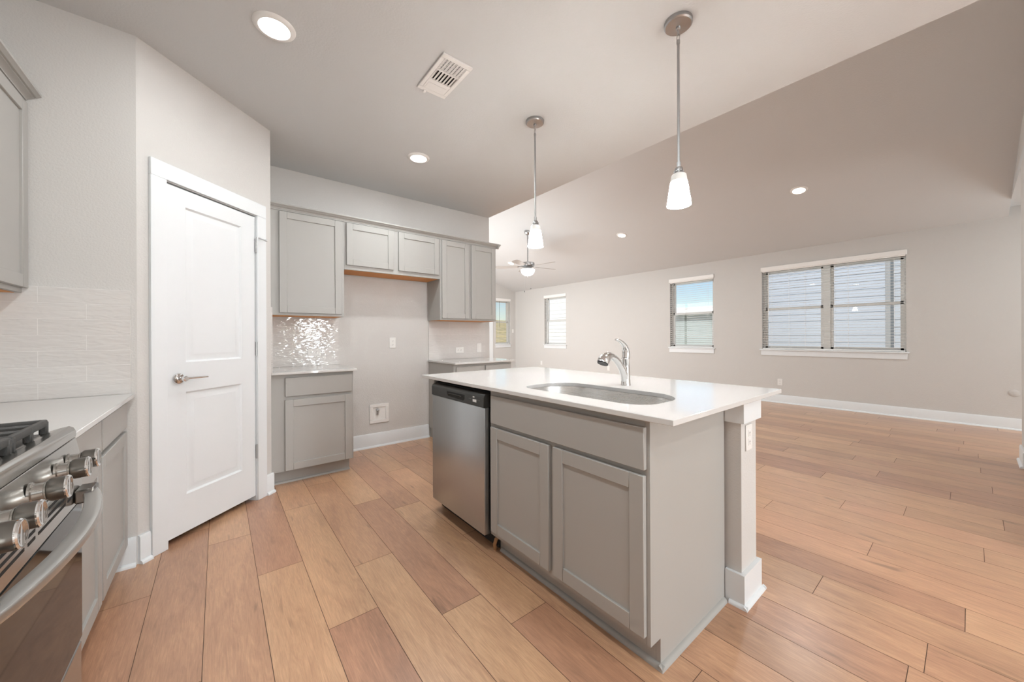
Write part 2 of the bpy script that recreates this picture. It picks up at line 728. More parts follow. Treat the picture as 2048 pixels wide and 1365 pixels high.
# ---- walls
def wall(name, boxes, label=None, mat='wall_paint', prisms=()):
    w = MB()
    for bx in boxes:
        w.box(*bx)
    for pr in prisms:
        w.prism(*pr)
    return struct(w.build(name, mat), label)


A_ = Vector((-.331, 2.718, 0))
B_ = Vector((.314, 3.335, 0))
dt = (B_ - A_).normalized()
dn = Vector((dt.y, -dt.x, 0))                           # towards the room
DL = (B_ - A_).length
MD = Matrix((dt, dn, Vector((0, 0, 1)))).transposed().to_4x4()
MD.translation = A_                                     # local: s along the wall, n out of it, z up

DO0, DO1, DOZ = .132, .757, 2.068                       # door opening
w = MB(MD)
w.prism([(0, 0), (DO0, 0), (DO0, -T), (-.05, -T)], 0, CH)
w.prism([(DO1, 0), (DL, 0), (DL - .0, -T), (DO1, -T)], 0, CH)
w.box(DO0, DO1, -T, 0, DOZ, CH)
struct(w.build('wall_pantry', 'wall_paint'), 'diagonal wall around the pantry door')
wall('wall_closet', [(-1.2, -1.1, 2.80, YB + T, 0, CH), (-1.1, .20, YB + .02, YB + T, 0, CH)])
wall('wall_return', [(-1.2, -.331, 2.718, 2.80, 0, CH)], 'short wall at the end of the range counter')
wall('wall_range', [(-1.2, -1.0, -4.1, 2.718, 0, CH)], 'wall behind the range')
wall('wall_back', [(.20, 2.82, YB, YB + T, 0, CH), (.20, .314, 3.335, YB, 0, CH)], 'wall behind the refrigerator space')
wall('wall_living', [(2.70, 2.82, YB + T, YE, 0, 4.2)])
wall('wall_header', [(2.70, XV, -.30, YB + T, CH + .1, 4.0)])
RO = ((-.7, .4, .9, 2.3), (1.94, 2.38, .1, 2.1))       # daylight openings behind the camera
wr = []
xs = [-1.2] + [v for o4 in RO for v in o4[:2]] + [7.9]
for i in range(0, len(xs), 2):
    wr.append((xs[i], xs[i + 1], -4.1, -3.98, 0, CH))
for a, b_, z0, z1 in RO:
    wr.append((a, b_, -4.1, -3.98, 0, z0))
    wr.append((a, b_, -4.1, -3.98, z1, CH))
wall('wall_rear', wr)


def daylight(loc, w_, h_, rot, lum=1.0):  # rectangular area lamp standing in for daylight, added out of view
    d = bpy.data.lights.new('daylight', 'AREA')
    d.shape = 'RECTANGLE'
    d.size, d.size_y = w_, h_
    d.energy = 11.0 * w_ * h_ * DAY * lum
    d.color = (.92, .975, 1.0)
    o = bpy.data.objects.new('daylight', d)
    scene.collection.objects.link(o)
    o.location = loc
    o.rotation_euler = rot


for a, b_, z0, z1 in RO:
    daylight(((a + b_) / 2, -4.05, (z0 + z1) / 2), b_ - a, z1 - z0, (R(-90), 0, PI), 16.0 if a > 1 else 1.2)
# unseen area lamp added to light the vault, framed like glass doors
daylight((2.86, 6.8, 1.2), 3.6, 2.2, (R(90), 0, R(-90)), 3.0)
daylight((6.75, -3.95, 1.25), 1.4, 2.1, (R(-90), 0, PI), 3.6)       # unseen area lamp added at the hall end to brighten the far wall
gd = MB()
for y in (4.95, 5.0 + 1.17, 5.0 + 2.37, 8.62):
    gd.box(2.8205, 2.90, y - .03, y + .03, .02, 2.36, .003)
gd.box(2.8205, 2.90, 4.92, 8.65, 2.31, 2.37, .003)
gd.box(2.8205, 2.90, 4.92, 8.65, .01, .07, .003)
struct(gd.build('window_5', 'vinyl'))  # frame added around the unseen lamp, the wall behind is solid
wall('wall_right', [(3.4, 5.875, -.42, -.298, 0, CH), (3.4, 3.52, -3.98, -.42, 0, CH), (5.755, 5.875, -3.98, -.42, 0, CH)], 'wall end at the right of the living area')
wall('wall_gable', [], None, 'wall_paint', [([(XV, CH + .1002), (6.83, CH + .1002), (XV, zv(XV))], -.42, -.3002, 'y')])

# windows on the far wall: y0, y1 (opening), z0, z1
WIN = {1: (.572, 2.351), 2: (3.181, 4.077), 3: (7.129, 8.003)}
WZ0, WZ1 = .915, 2.36
fw = []
ys = [-4.1]
for k in (1, 2, 3):
    ys += list(WIN[k])
ys.append(YE + .2)
TW = .16
for i in range(0, len(ys), 2):
    fw.append((XF, XF + TW, ys[i], ys[i + 1], 0, 2.9))
for k in (1, 2, 3):
    y0, y1 = WIN[k]
    fw.append((XF, XF + TW, y0, y1, 0, WZ0))
    fw.append((XF, XF + TW, y0, y1, WZ1, 2.9))
wall('wall_far', fw, 'long window wall of the living area')
# end wall: patio door opening and window 4
D2 = (5.72, 6.63)
W4 = (6.862, 7.438)
wall('wall_end', [(2.6, D2[0], YE, YE + TW, 0, 4.2), (D2[0], D2[1], YE, YE + TW, 2.06, 4.2), (D2[1], W4[0], YE, YE + TW, 0, 4.2),
                  (W4[0], W4[1], YE, YE + TW, 0, WZ0), (W4[0], W4[1], YE, YE + TW, WZ1, 4.2), (W4[1], XF + .2, YE, YE + TW, 0, 4.2)], 'end wall of the living area')


# ---- baseboards (board + shoe) along a run
def base_run(name, p0, p1, out, h=.14, label=None, shoe=True, ext=0.0):
    p0, p1, out = Vector((*p0, 0)), Vector((*p1, 0)), Vector((*out, 0))
    d = (p1 - p0)
    L = d.length
    d.normalize()
    M = Matrix((d, out, Vector((0, 0, 1)))).transposed().to_4x4()
    M.translation = p0
    bmx = MB(M)
    bmx.prism([(0, 0), (.015, 0), (.015, h - .012), (.009, h), (0, h)], 0 - ext, L + ext, 'x')
    o = bmx.build(name, 'white_trim')
    struct(o, label)
    if shoe:
        s = MB(M)
        pts = [(.015, 0), (.031, 0), (.0305, .006), (.028, .012), (.023, .017), (.015, .019)]
        s.prism(pts, 0 - ext, L + ext, 'x')
        s.build('shoe_molding', 'white_trim', o)
    return o


base_run('baseboard_back', (.93, YB), (1.935, YB), (0, -1), .148)
base_run('baseboard_far', (XF, -3.9), (XF, YE), (-1, 0), .142)
base_run('baseboard_end', (6.77, YE), (XF, YE), (0, -1), .142)
base_run('baseboard_return', (-.46, 2.718), (-.335, 2.718), (0, -1), .148)
base_run('baseboard_pantry', (A_.x, A_.y), tuple((A_ + dt * .052).xy), tuple(dn.xy), .148)
base_run('baseboard_niche', tuple((A_ + dt * .832).xy), tuple((A_ + dt * (DL + .01)).xy), tuple(dn.xy), .148)
base_run('baseboard_right', (5.5, -.298), (5.875, -.298), (0, 1), .142)
base_run('baseboard_hall', (5.875, -.285), (5.875, -2.0), (1, 0), .142)


# ---- windows
def window(n, axis, a0, a1, plane, out, double=False):
    """axis: the horizontal axis the opening runs along; plane: room face of the wall; out: +1, towards outside along the other axis"""
    def B(mb, u0, u1, w0, w1, z0, z1, bev=.002):
        lo, hi = plane + out * w0, plane + out * w1
        lo, hi = min(lo, hi), max(lo, hi)
        if axis == 'y':
            mb.box(lo, hi, u0, u1, z0, z1, bev)
        else:
            mb.box(u0, u1, lo, hi, z0, z1, bev)
    mid = (a0 + a1) / 2
    loc = (plane, mid, WZ0) if axis == 'y' else (mid, plane, WZ0)
    root = bpy.data.objects.new('window_%d' % n, None)
    scene.collection.objects.link(root)
    root.location = loc
    WL[root.name] = Vector(loc)
    struct(root)
    units = [(a0, a1)] if not double else [(a0, mid), (mid, a1)]
    f = MB()
    B(f, a0, a1, .085, .155, WZ0, WZ0 + .03)
    B(f, a0, a1, .085, .155, WZ1 - .035, WZ1)
    B(f, a0, a0 + .03, .085, .155, WZ0, WZ1)
    B(f, a1 - .03, a1, .085, .155, WZ0, WZ1)
    if double:
        B(f, mid - .045, mid + .045, .08, .155, WZ0, WZ1)
    f.build('window_frame', 'vinyl', root)
    zm = 1.645
    for u0, u1 in units:
        i0, i1 = u0 + .03, u1 - .03
        if double:
            i0, i1 = (u0 + .03, u1 - .045) if u0 == a0 else (u0 + .045, u1 - .03)
        for z0, z1, w, nm in ((zm - .02, WZ1 - .035, .125, 'upper_sash'), (WZ0 + .03, zm + .025, .095, 'lower_sash')):
            s = MB()
            B(s, i0, i0 + .035, w, w + .025, z0, z1)
            B(s, i1 - .035, i1, w, w + .025, z0, z1)
            B(s, i0, i1, w, w + .025, z0, z0 + .042)
            B(s, i0, i1, w, w + .025, z1 - .045, z1)
            sh = s.build(nm, 'vinyl', root)
            g = MB()
            wq = plane + out * (w + .012)
            if axis == 'y':
                g.quad((wq, i0 + .03, z0 + .03), (wq, i1 - .03, z0 + .03), (wq, i1 - .03, z1 - .03), (wq, i0 + .03, z1 - .03))
            else:
                g.quad((i0 + .03, wq, z0 + .03), (i1 - .03, wq, z0 + .03), (i1 - .03, wq, z1 - .03), (i0 + .03, wq, z1 - .03))
            g.build('pane', 'window_glass', sh, solid=False)
    s = MB()
    B(s, a0 - .03, a1 + .03, -.035, .085, WZ0 - .002, WZ0 + .02, .004)
    s.build('stool', 'white_trim', root)
    s = MB()
    B(s, a0 - .012, a1 + .012, -.016, -.0005, WZ0 - .09, WZ0 - .002, .003)
    s.build('apron', 'white_trim', root)
    return root


window(1, 'y', WIN[1][0], WIN[1][1], XF, 1, True)
window(2, 'y', WIN[2][0], WIN[2][1], XF, 1)
window(3, 'y', WIN[3][0], WIN[3][1], XF, 1)
window(4, 'x', W4[0], W4[1], YE, 1)


def blind(axis, a0, a1, plane, out, label, tilt, wand_at, cords):
    mid = (a0 + a1) / 2
    loc = (plane, mid, WZ1) if axis == 'y' else (mid, plane, WZ1)
    root = thing('window_blind', label, 'blind', loc, 'white slatted window blinds')

    def B(mb, u0, u1, w0, w1, z0, z1, bev=.002):
        lo, hi = plane + out * w0, plane + out * w1
        lo, hi = min(lo, hi), max(lo, hi)
        if axis == 'y':
            mb.box(lo, hi, u0, u1, z0, z1, bev)
        else:
            mb.box(u0, u1, lo, hi, z0, z1, bev)
    v = MB()
    B(v, a0 - .012, a1 + .012, -.022, -.006, 2.325, 2.398, .004)
    B(v, a0 - .012, a0 - .002, -.006, -.0008, 2.325, 2.398, .001)
    B(v, a1 + .002, a1 + .012, -.006, -.0008, 2.325, 2.398, .001)
    B(v, a0 + .004, a1 - .004, -.006, .052, 2.31, 2.357, .002)
    v.build('valance', 'blind_white', root)
    s = MB()
    z = WZ0 + .075
    ca, sa_ = math.cos(R(tilt)), math.sin(R(tilt))
    while z < 2.30:
        hw, th = .025, .0028
        pts = []
        for w_, dz in ((-hw, -th / 2), (0, .002 - th / 2), (hw, -th / 2), (hw, th / 2), (0, .002 + th / 2), (-hw, th / 2)):
            ww = w_ * ca - dz * sa_
            zz = w_ * sa_ + dz * ca
            pts.append((plane + out * (.028 + ww), z + zz))
        if axis == 'y':
            s.prism(pts, a0 + .008, a1 - .008, 'y')
        else:
            s.prism([(p, q) for p, q in pts], a0 + .008, a1 - .008, 'x')
        z += .0435
    s.build('slats', 'blind_white', root)
    r_ = MB()
    B(r_, a0 + .008, a1 - .008, .004, .052, WZ0 + .022, WZ0 + .040, .003)
    r_.build('bottom_rail', 'blind_white', root)
    for u in cords:
        cd = MB()
        for w_ in (.003, .053):
            p = plane + out * w_
            a, bq = ((p, u, WZ0 + .03), (p, u, 2.31)) if axis == 'y' else ((u, p, WZ0 + .03), (u, p, 2.31))
            cd.cyl(a, bq, .0012, 6)
        cd.build('ladder_cord', 'blind_white', root)
    if wand_at is not None:
        wd = MB()
        p = plane - out * .003
        a, bq = ((p, wand_at, 1.48), (p, wand_at, 2.30)) if axis == 'y' else ((wand_at, p, 1.48), (wand_at, p, 2.30))
        wd.cyl(a, bq, .004, 8)
        wd.build('tilt_wand', 'black_plastic' if axis == 'x' else 'vinyl', root)
    return root


y0, y1 = WIN[1]
blind('y', y0, y1, XF, 1, 'wide white slatted blind covering the big double window', 3, y1 - .10, [y0 + .12, y0 + .62, y0 + .78, y1 - .62, y1 - .40, y1 - .14])
y0, y1 = WIN[2]
blind('y', y0, y1, XF, 1, 'white slatted blind on the narrow window behind the faucet, beside the double window', 4, None, [y0 + .12, y1 - .12])
y0, y1 = WIN[3]
blind('y', y0, y1, XF, 1, 'white slatted blind on the small far window nearest the room corner', 4, None, [y0 + .12, y1 - .12])
blind('x', W4[0], W4[1], YE, 1, 'white slatted blind on the end wall window showing a yellow field', 3, W4[0] + .14, [W4[0] + .12, W4[1] - .12])

# ---- pantry door (door_1), casing (trim_1)
d1 = bpy.data.objects.new('door_1', None)
scene.collection.objects.link(d1)
d1.location = MD @ Vector((.45, 0, 0))
WL['door_1'] = Vector(d1.location)
struct(d1, 'white two-panel pantry door in the diagonal wall')
S0, S1, Z0, Z1 = .142, .745, .038, 2.050
p = MB(MD)
P1 = (.252, .634, 1.036, 1.950)
P2 = (.252, .634, .258, .862)
th0 = -.035
# stiles and rails
for bx in ((S0, P1[0], Z0, Z1), (P1[1], S1, Z0, Z1), (P1[0], P1[1], P1[3], Z1), (P1[0], P1[1], P2[3], P1[2]), (P1[0], P1[1], Z0, P2[2])):
    p.box(bx[0], bx[1], th0, 0, bx[2], bx[3])
for q in (P1, P2):                                      # sunk ogee and raised field
    a0, a1, q0, q1 = q
    bm2 = bmesh.new()
    rings = []
    for ins, dep in ((0, 0), (.010, -.010), (.020, -.011), (.046, -.002), (.050, -.002)):
        rings.append([bm2.verts.new((x, dep, z)) for x, z in ((a0 + ins, q0 + ins), (a1 - ins, q0 + ins), (a1 - ins, q1 - ins), (a0 + ins, q1 - ins))])
    for ra, rb in zip(rings, rings[1:]):
        for i in range(4):
            bm2.faces.new((ra[i], ra[(i + 1) % 4], rb[(i + 1) % 4], rb[i]))
    bm2.faces.new(rings[-1])
    p._put(bm2)
p.build('door_slab', 'white_trim', d1, solid=False)
h = MB(MD @ Matrix.Translation((.205, 0, .945)) @ Matrix.Rotation(R(-90), 4, 'X'))
h.lathe([(.0, 0), (.033, 0), (.033, .004), (.029, .010), (.018, .013), (.0135, .016), (.0135, .034), (.016, .038), (.016, .056), (.012, .060), (0, .060)], 28)
hd = h.build('door_handle', 'chrome', d1)
h = MB(MD)
h.tube([(.214, .047, .945), (.25, .047, .945), (.30, .047, .944), (.345, .045, .942)], [.0085, .0065, .006, .0055], 12)
h.build('lever', 'chrome', hd)
for zc in (1.846, 1.100, .356):
    hg = MB(MD)
    hg.cyl((.7505, .006, zc - .045), (.7505, .006, zc + .045), .0062, 12)
    hg.cyl((.7505, .006, zc + .045), (.7505, .006, zc + .050), .0075, 12)
    hg.cyl((.7505, .006, zc - .050), (.7505, .006, zc - .045), .0075, 12)
    hg.box(.746, .755, -.001, .002, zc - .045, zc + .045)
    hg.build('hinge', 'nickel', d1)
ds = MB(MD)
ds.tube([(.7505, .008, 1.902), (.765, .020, 1.905), (.78, .035, 1.897), (.79, .048, 1.893)], .004, 10)
ds.cyl((.787, .046, 1.893), (.797, .056, 1.893), .007, 12)
ds.build('door_stop', 'nickel', d1)
c = MB(MD)
ci0, ci1, co0, co1, ct0, ct1 = .137, .752, .055, .832, 2.063, 2.156
for a, b_, z0, z1 in ((co0, ci0, 0, ct0), (ci1, co1, 0, ct0), (co0, co1, ct0, ct1)):
    c.box(a, b_, .0005, .018, z0, z1, .002)
c.box(ci0 - .004, ci0 + .004, -T, .0, 0, DOZ)
c.box(ci1 - .002, ci1 + .004, -T, .0, 0, DOZ)
c.box(ci0, ci1, -T, .0, DOZ - .008, DOZ - .001)
struct(c.build('trim_1', 'white_trim'), 'white casing around the pantry door')

# patio door at the end wall, mostly hidden
d2 = MB()
d2.box(D2[0] + .03, D2[1] - .035, YE + .02, YE + .06, .02, 2.03, .003)
d2o = struct(d2.build('door_2', 'white_trim'))
for zc in (.45, 1.1, 1.22, 1.75):
    hg = MB()
    hg.cyl((D2[1] - .036, YE + .012, zc - .045), (D2[1] - .036, YE + .012, zc + .045), .008, 10)
    hg.build('hinge', 'nickel', d2o)
c = MB()
c.box(D2[1] - .03, D2[1] + .115, YE - .018, YE - .0005, 0, 2.05, .003)
c.box(D2[0] - .09, D2[0] + .02, YE - .018, YE - .0005, 0, 2.05, .003)
c.box(D2[0] - .09, D2[1] + .115, YE - .018, YE - .0005, 2.05, 2.14, .003)
struct(c.build('trim_2', 'white_trim'))


# ================================================================== CABINETS
def fmap(kind, plane):
    """maps local (u along the front, w out of the front, z up) to the world"""
    if kind == '-y':
        M = Matrix(((1, 0, 0, 0), (0, -1, 0, plane), (0, 0, 1, 0), (0, 0, 0, 1)))
    elif kind == '+x':
        M = Matrix(((0, 1, 0, plane), (1, 0, 0, 0), (0, 0, 1, 0), (0, 0, 0, 1)))
    else:                                               # '-x'
        M = Matrix(((0, -1, 0, plane), (1, 0, 0, 0), (0, 0, 1, 0), (0, 0, 0, 1)))
    return M


def shaker(M, u0, u1, z0, z1, parent, name='door', st=.057):
    s = MB(M)
    b_ = .0018
    s.box(u0, u0 + st, .0, .020, z0, z1, b_)
    s.box(u1 - st, u1, .0, .020, z0, z1, b_)
    s.box(u0 + st + .0003, u1 - st - .0003, .0, .0198, z1 - st, z1, b_)
    s.box(u0 + st + .0003, u1 - st - .0003, .0, .0198, z0, z0 + st, b_)
    s.box(u0 + st - .004, u1 - st + .004, .002, .0105, z0 + st - .004, z1 - st + .004)
    return s.build(name, 'cabinet_paint', parent)


def slab(M, u0, u1, z0, z1, parent, name='drawer'):
    return MB(M).box(u0, u1, .0, .020, z0, z1, .002).build(name, 'cabinet_paint', parent)


def shoe_strip(mb, u0, u1, w, rad=.017):
    pts = [(w, 0)] + [(w + rad * math.cos(R(a)), rad * math.sin(R(a))) for a in (0, 22, 45, 67, 90)]
    mb.prism(pts, u0, u1, 'x')


# ---- back wall, left base cabinet
YF = 3.412
M = fmap('-y', YF)
root = thing('base_cabinet', 'grey base cabinet with one drawer and one door, between pantry door and refrigerator space', 'cabinet', (.625, 3.70, 0), 'grey base cabinets')
bd = MB()
bd.box(.318, .930, YF, YB - .002, .112, .8855, .001)
bd.box(.318, .914, YF + .075, YB - .002, .0, .112)
bd.build('body', 'cabinet_paint', root)
sm = MB(M)
shoe_strip(sm, .318, .914, -.075)
sm.build('shoe_molding', 'cabinet_paint', root)
slab(M, .414, .916, .708, .858, root)
shaker(M, .412, .916, .118, .681, root)

# ---- back wall, right base cabinet
root = thing('base_cabinet', 'grey base cabinet under the short counter beyond the refrigerator space', 'cabinet', (2.32, 3.70, 0), 'grey base cabinets')
bd = MB()
bd.box(1.940, 2.715, YF, YB - .002, .112, .8855, .001)
bd.box(1.956, 2.70, YF + .075, YB - .002, .0, .112)
bd.build('body', 'cabinet_paint', root)
sm = MB(M)
shoe_strip(sm, 1.956, 2.70, -.075)
sm.build('shoe_molding', 'cabinet_paint', root)
for a, b_ in ((1.965, 2.315), (2.34, 2.69)):
    slab(M, a, b_, .708, .858, root)
    shaker(M, a, b_, .118, .681, root)

# ---- worktops on the back wall
q = MB().box(.316, .948, 3.360, YB - .0005, .886, .906, .0022)
tag(q.build('countertop', 'quartz'), 'small white quartz counter on the cabinet beside the pantry door', 'countertop', 'white quartz counters')
q = MB().box(1.930, 2.745, 3.360, YB - .0005, .886, .906, .0022)
tag(q.build('countertop', 'quartz'), 'small white quartz counter right of the refrigerator space', 'countertop', 'white quartz counters')

# ---- tile backsplashes
q = MB()
q.box(.3146, .3250, 3.345, 3.6885, .9065, 1.414)
q.box(.3146, .3250, 3.6885, YB - .0004, .9065, 1.3715)
tag(q.build('tile_backsplash', 'tile_back', uv='yz'), 'narrow strip of white tile on the side wall touching the pantry door casing', 'backsplash', 'white tile backsplashes')
q = MB().box(.3255, .950, YB - .010, YB - .0004, .9065, 1.3715)
tag(q.build('tile_backsplash', 'tile_back', uv='xz'), 'wavy white tile backsplash with bright glints beside the pantry door', 'backsplash', 'white tile backsplashes')
q = MB().box(1.940, 2.748, YB - .010, YB - .0004, .9065, 1.366)
tag(q.build('tile_backsplash', 'tile_back', uv='xz'), 'white tile backsplash under the two narrow upper doors', 'backsplash', 'white tile backsplashes')
q = MB().box(-.998, -.353, 2.708, 2.7176, .8945, 1.424)
tag(q.build('tile_backsplash', 'tile_side', uv='xz'), 'pale subway tile backsplash on the short wall by the range counter', 'backsplash', 'white tile backsplashes')

# ---- uppers on the back wall
YU = 3.690
M = fmap('-y', YU)
ZT = 2.275
root = thing('upper_cabinet', 'grey single-door upper cabinet next to the pantry door', 'cabinet', (.63, 3.85, 1.372), 'grey upper cabinets')
MB().box(.316, .929, YU, YB - .001, 1.372, ZT, .001).build('body', 'cabinet_paint', root)
MB().box(.34, .905, YU + .02, YB - .02, 1.3700, 1.3719).build('underside', 'cabinet_inside', root)
shaker(M, .408, .904, 1.394, 2.262, root)
root = thing('upper_cabinet', 'short grey two-door upper cabinet over the refrigerator space', 'cabinet', (1.43, 3.85, 1.82), 'grey upper cabinets')
MB().box(.930, 1.929, YU, YB - .001, 1.822, ZT, .001).build('body', 'cabinet_paint', root)
MB().box(.945, 1.915, YU + .02, YB - .02, 1.8195, 1.8219).build('underside', 'cabinet_inside', root)
shaker(M, .948, 1.400, 1.864, 2.262, root)
shaker(M, 1.453, 1.912, 1.864, 2.262, root)
root = thing('upper_cabinet', 'grey upper cabinet with two tall narrow doors, at the end of the wall', 'cabinet', (2.31, 3.85, 1.366), 'grey upper cabinets')
MB().box(1.930, 2.698, YU, YB - .001, 1.368, ZT, .001).build('body', 'cabinet_paint', root)
MB().box(1.95, 2.68, YU + .02, YB - .02, 1.3660, 1.3679).build('underside', 'cabinet_inside', root)
shaker(M, 1.949, 2.300, 1.388, 2.262, root)
shaker(M, 2.334, 2.682, 1.388, 2.262, root)


def crown_prof():
    return [(0, 0), (.007, 0), (.007, .010), (.012, .010), (.012, .014), (.016, .020), (.024, .025), (.030, .027), (.030, .032), (.036, .032), (.041, .037), (.047, .041), (.047, .052), (0, .052)]


cr_ = MB(M)
cr_.prism([(w + .0008, z + ZT - .006) for w, z in crown_prof()], .316, 2.740, 'x')
cr_.M = Matrix(((0, 1, 0, 2.698), (1, 0, 0, 0), (0, 0, 1, 0), (0, 0, 0, 1)))
cr_.prism([(w + .0008, z + ZT - .006) for w, z in crown_prof()], YU - .046, YB - .002, 'x')
tag(cr_.build('cabinet_crown', 'cabinet_paint'), 'grey stepped crown along the top of the back wall upper cabinets', 'crown', 'cabinet crowns', 'thing')

# ---- range side: base cabinets, worktop, upper cabinet
XL = -.385
M = fmap('+x', XL)
for a, b_, lab in ((2.182, 2.714, 'grey base cabinet against the short wall, at the end of the range counter'), (1.694, 2.181, 'grey base cabinet directly beside the range')):
    root = thing('base_cabinet', lab, 'cabinet', (-.69, (a + b_) / 2, 0), 'grey base cabinets')
    bd = MB()
    bd.box(-.998, XL, a, b_, .112, .8735, .001)
    bd.box(-.998, XL - .075, a, b_, 0, .112)
    bd.build('body', 'cabinet_paint', root)
    slab(M, a + .010, b_ - .012, .724, .850, root)
    shaker(M, a + .010, b_ - .012, .118, .700, root)
q = MB().box(-.998, -.338, 1.694, 2.7075, .874, .894, .0022)
tag(q.build('countertop', 'quartz'), 'white quartz counter between the range and the tiled short wall', 'countertop', 'white quartz counters')
XU = -.70
M = fmap('+x', XU)
root = thing('upper_cabinet', 'grey upper cabinet on the wall left of the pantry door, cut by the picture edge', 'cabinet', (-.85, 2.25, 1.39), 'grey upper cabinets')
MB().box(-.998, XU, 1.75, 2.7165, 1.39, 2.272, .001).build('body', 'cabinet_paint', root)
MB().box(-.98, XU - .02, 1.77, 2.700, 1.3875, 1.3899).build('underside', 'cabinet_inside', root)
shaker(M, 2.23, 2.706, 1.412, 2.262, root)
shaker(M, 1.765, 2.215, 1.412, 2.262, root)
cr_ = MB(M)
cr_.prism([(w * 1.25 + .0008, z + 2.266) for w, z in crown_prof()], 1.75, 2.712, 'x')
tag(cr_.build('cabinet_crown', 'cabinet_paint'), 'grey crown along the top of the upper cabinet by the range', 'crown', 'cabinet crowns', 'thing')

# ================================================================== RANGE
RY0, RY1 = .930, 1.690
root = thing('range', 'stainless steel gas range with black glass oven door and large knobs', 'stove', (-.65, 1.31, 0))
bd = MB()
bd.box(-.99, -.352, RY0, RY1, .03, .885, .003)
bd.box(-.95, -.42, RY0 + .03, RY1 - .03, .0, .03)
bd.build('body', 'steel_range', root)
ct = MB()
prof = [(-.42, .895), (-.372, .912), (-.350, .917), (-.341, .912), (-.336, .900), (-.336, .884), (-.42, .884)]
ct.prism(prof, RY0, RY1, 'y', .001)
ct.build('front_lip', 'steel_range', root)
MB().box(-.99, -.385, RY0 + .004, RY1 - .004, .885, .903, .003).build('cooktop', 'black_plastic', root)
# burners
for bx, by, br in ((-.53, 1.10, .045), (-.53, 1.52, .05), (-.82, 1.10, .04), (-.82, 1.52, .045), (-.675, 1.31, .04)):
    bq = MB(Matrix.Translation((bx, by, .903)))
    bq.lathe([(0, 0), (br, 0), (br, .010), (br * .82, .012), (br * .82, .020), (br * .7, .024), (0, .024)], 24)
    bq.build('burner', 'cast_iron', root)
# grates: three sections
for k in range(3):
    g0 = RY0 + .018 + k * .243
    g1 = g0 + .237
    g = MB()
    zt, zb, bw = .946, .926, .013
    xa, xb = -.965, -.392
    for x in (xa, xb, (xa + xb) / 2):
        g.box(x - bw / 2, x + bw / 2, g0, g1, zb, zt, .004, seg=2)
    for y in (g0 + bw / 2, g1 - bw / 2):
        g.box(xa, xb, y - bw / 2, y + bw / 2, zb, zt, .004, seg=2)
    for y in (g0 + .08, g1 - .08):
        g.box(xa, xa + .2, y - bw / 2, y + bw / 2, zb, zt, .004)
        g.box(xb - .2, xb, y - bw / 2, y + bw / 2, zb, zt, .004)
    for x in (xa, xb):
        for y in (g0 + .008, (g0 + g1) / 2, g1 - .008):
            g.box(x - .008, x + .008, y - .008, y + .008, .9031, zt - .004, .003)
    g.build('grate', 'cast_iron', root)
# slanted control panel
pn = MB()
pn.prism([(-.352, .881), (-.337, .881), (-.321, .790), (-.352, .790)], RY0, RY1, 'y', .0015)
pn.build('control_panel', 'steel_range', root)
pdir = Vector((1, 0, .05)).normalized()
for ky in (1.575, 1.478, 1.310, 1.142, 1.045):
    base = Vector((-.3285, ky, .834))
    Mk = Matrix.Translation(base) @ pdir.to_track_quat('Z', 'Y').to_matrix().to_4x4()
    kn = MB(Mk)
    kn.lathe([(0, 0), (.0235, 0), (.0235, .004), (.0195, .006), (.019, .022), (.021, .0235), (.0215, .026), (.0195, .028), (0, .028)], 32)
    ko = kn.build('knob', 'steel_range', root)
    kc = MB(Mk)
    kc.lathe([(0, .0281), (.0235, .0281), (.0258, .032), (.0255, .054), (0, .054)], 32)
    kc.build('grip', 'knob_grey', ko)
    kr_ = MB(Mk)
    kr_.lathe([(0, .0541), (.0258, .0541), (.0262, .0565), (.0245, .0590), (.021, .0592), (.019, .0580), (0, .0580)], 32)
    kr_.build('cap_ring', 'chrome', ko)
# oven door
od = MB()
od.box(-.352, -.324, RY0 + .004, RY1 - .004, .695, .782, .003)
od.box(-.352, -.327, RY0 + .004, RY1 - .004, .276, .695, .003)
odo = od.build('oven_door', 'steel_range', root)
MB().box(-.3268, -.3235, RY0 + .010, RY1 - .010, .283, .693, .001).build('oven_glass', 'oven_glass', odo)
sl = MB()
yy = RY0 + .03
widths = [.035, .085, .085, .035]
yy = RY1 - .10
for grp in range(4):
    L_ = [.04, .19, .04, .19][grp]
    for zz in (.765, .748, .731):
        sl.box(-.3245, -.3234, yy - L_, yy, zz - .0035, zz + .0035)
    yy -= L_ + .02
sl.build('vent_slots', 'black_gap', odo)
hb = MB()
pts, rads = [], []
for i in range(17):
    u = i / 16
    y = RY0 + .05 + u * (RY1 - RY0 - .10)
    x = -.300 + .046 * math.sin(PI * u) ** .8
    pts.append((x, y, .722))
hb.tube(pts, .0175, 24, .62, 6)
hbo = hb.build('oven_handle', 'steel_handle', odo)
for y in (RY0 + .055, RY1 - .055):
    MB().box(-.3235, -.286, y - .034, y + .034, .703, .742, .004).build('handle_bracket', 'knob_grey', odo)
dw_ = MB()
dw_.box(-.352, -.326, RY0 + .004, RY1 - .004, .075, .268, .004)
dw_.build('storage_drawer', 'steel_range', root)
MB().box(-.42, -.39, RY0 + .01, RY1 - .01, .004, .06).build('toe_panel', 'black_plastic', root)

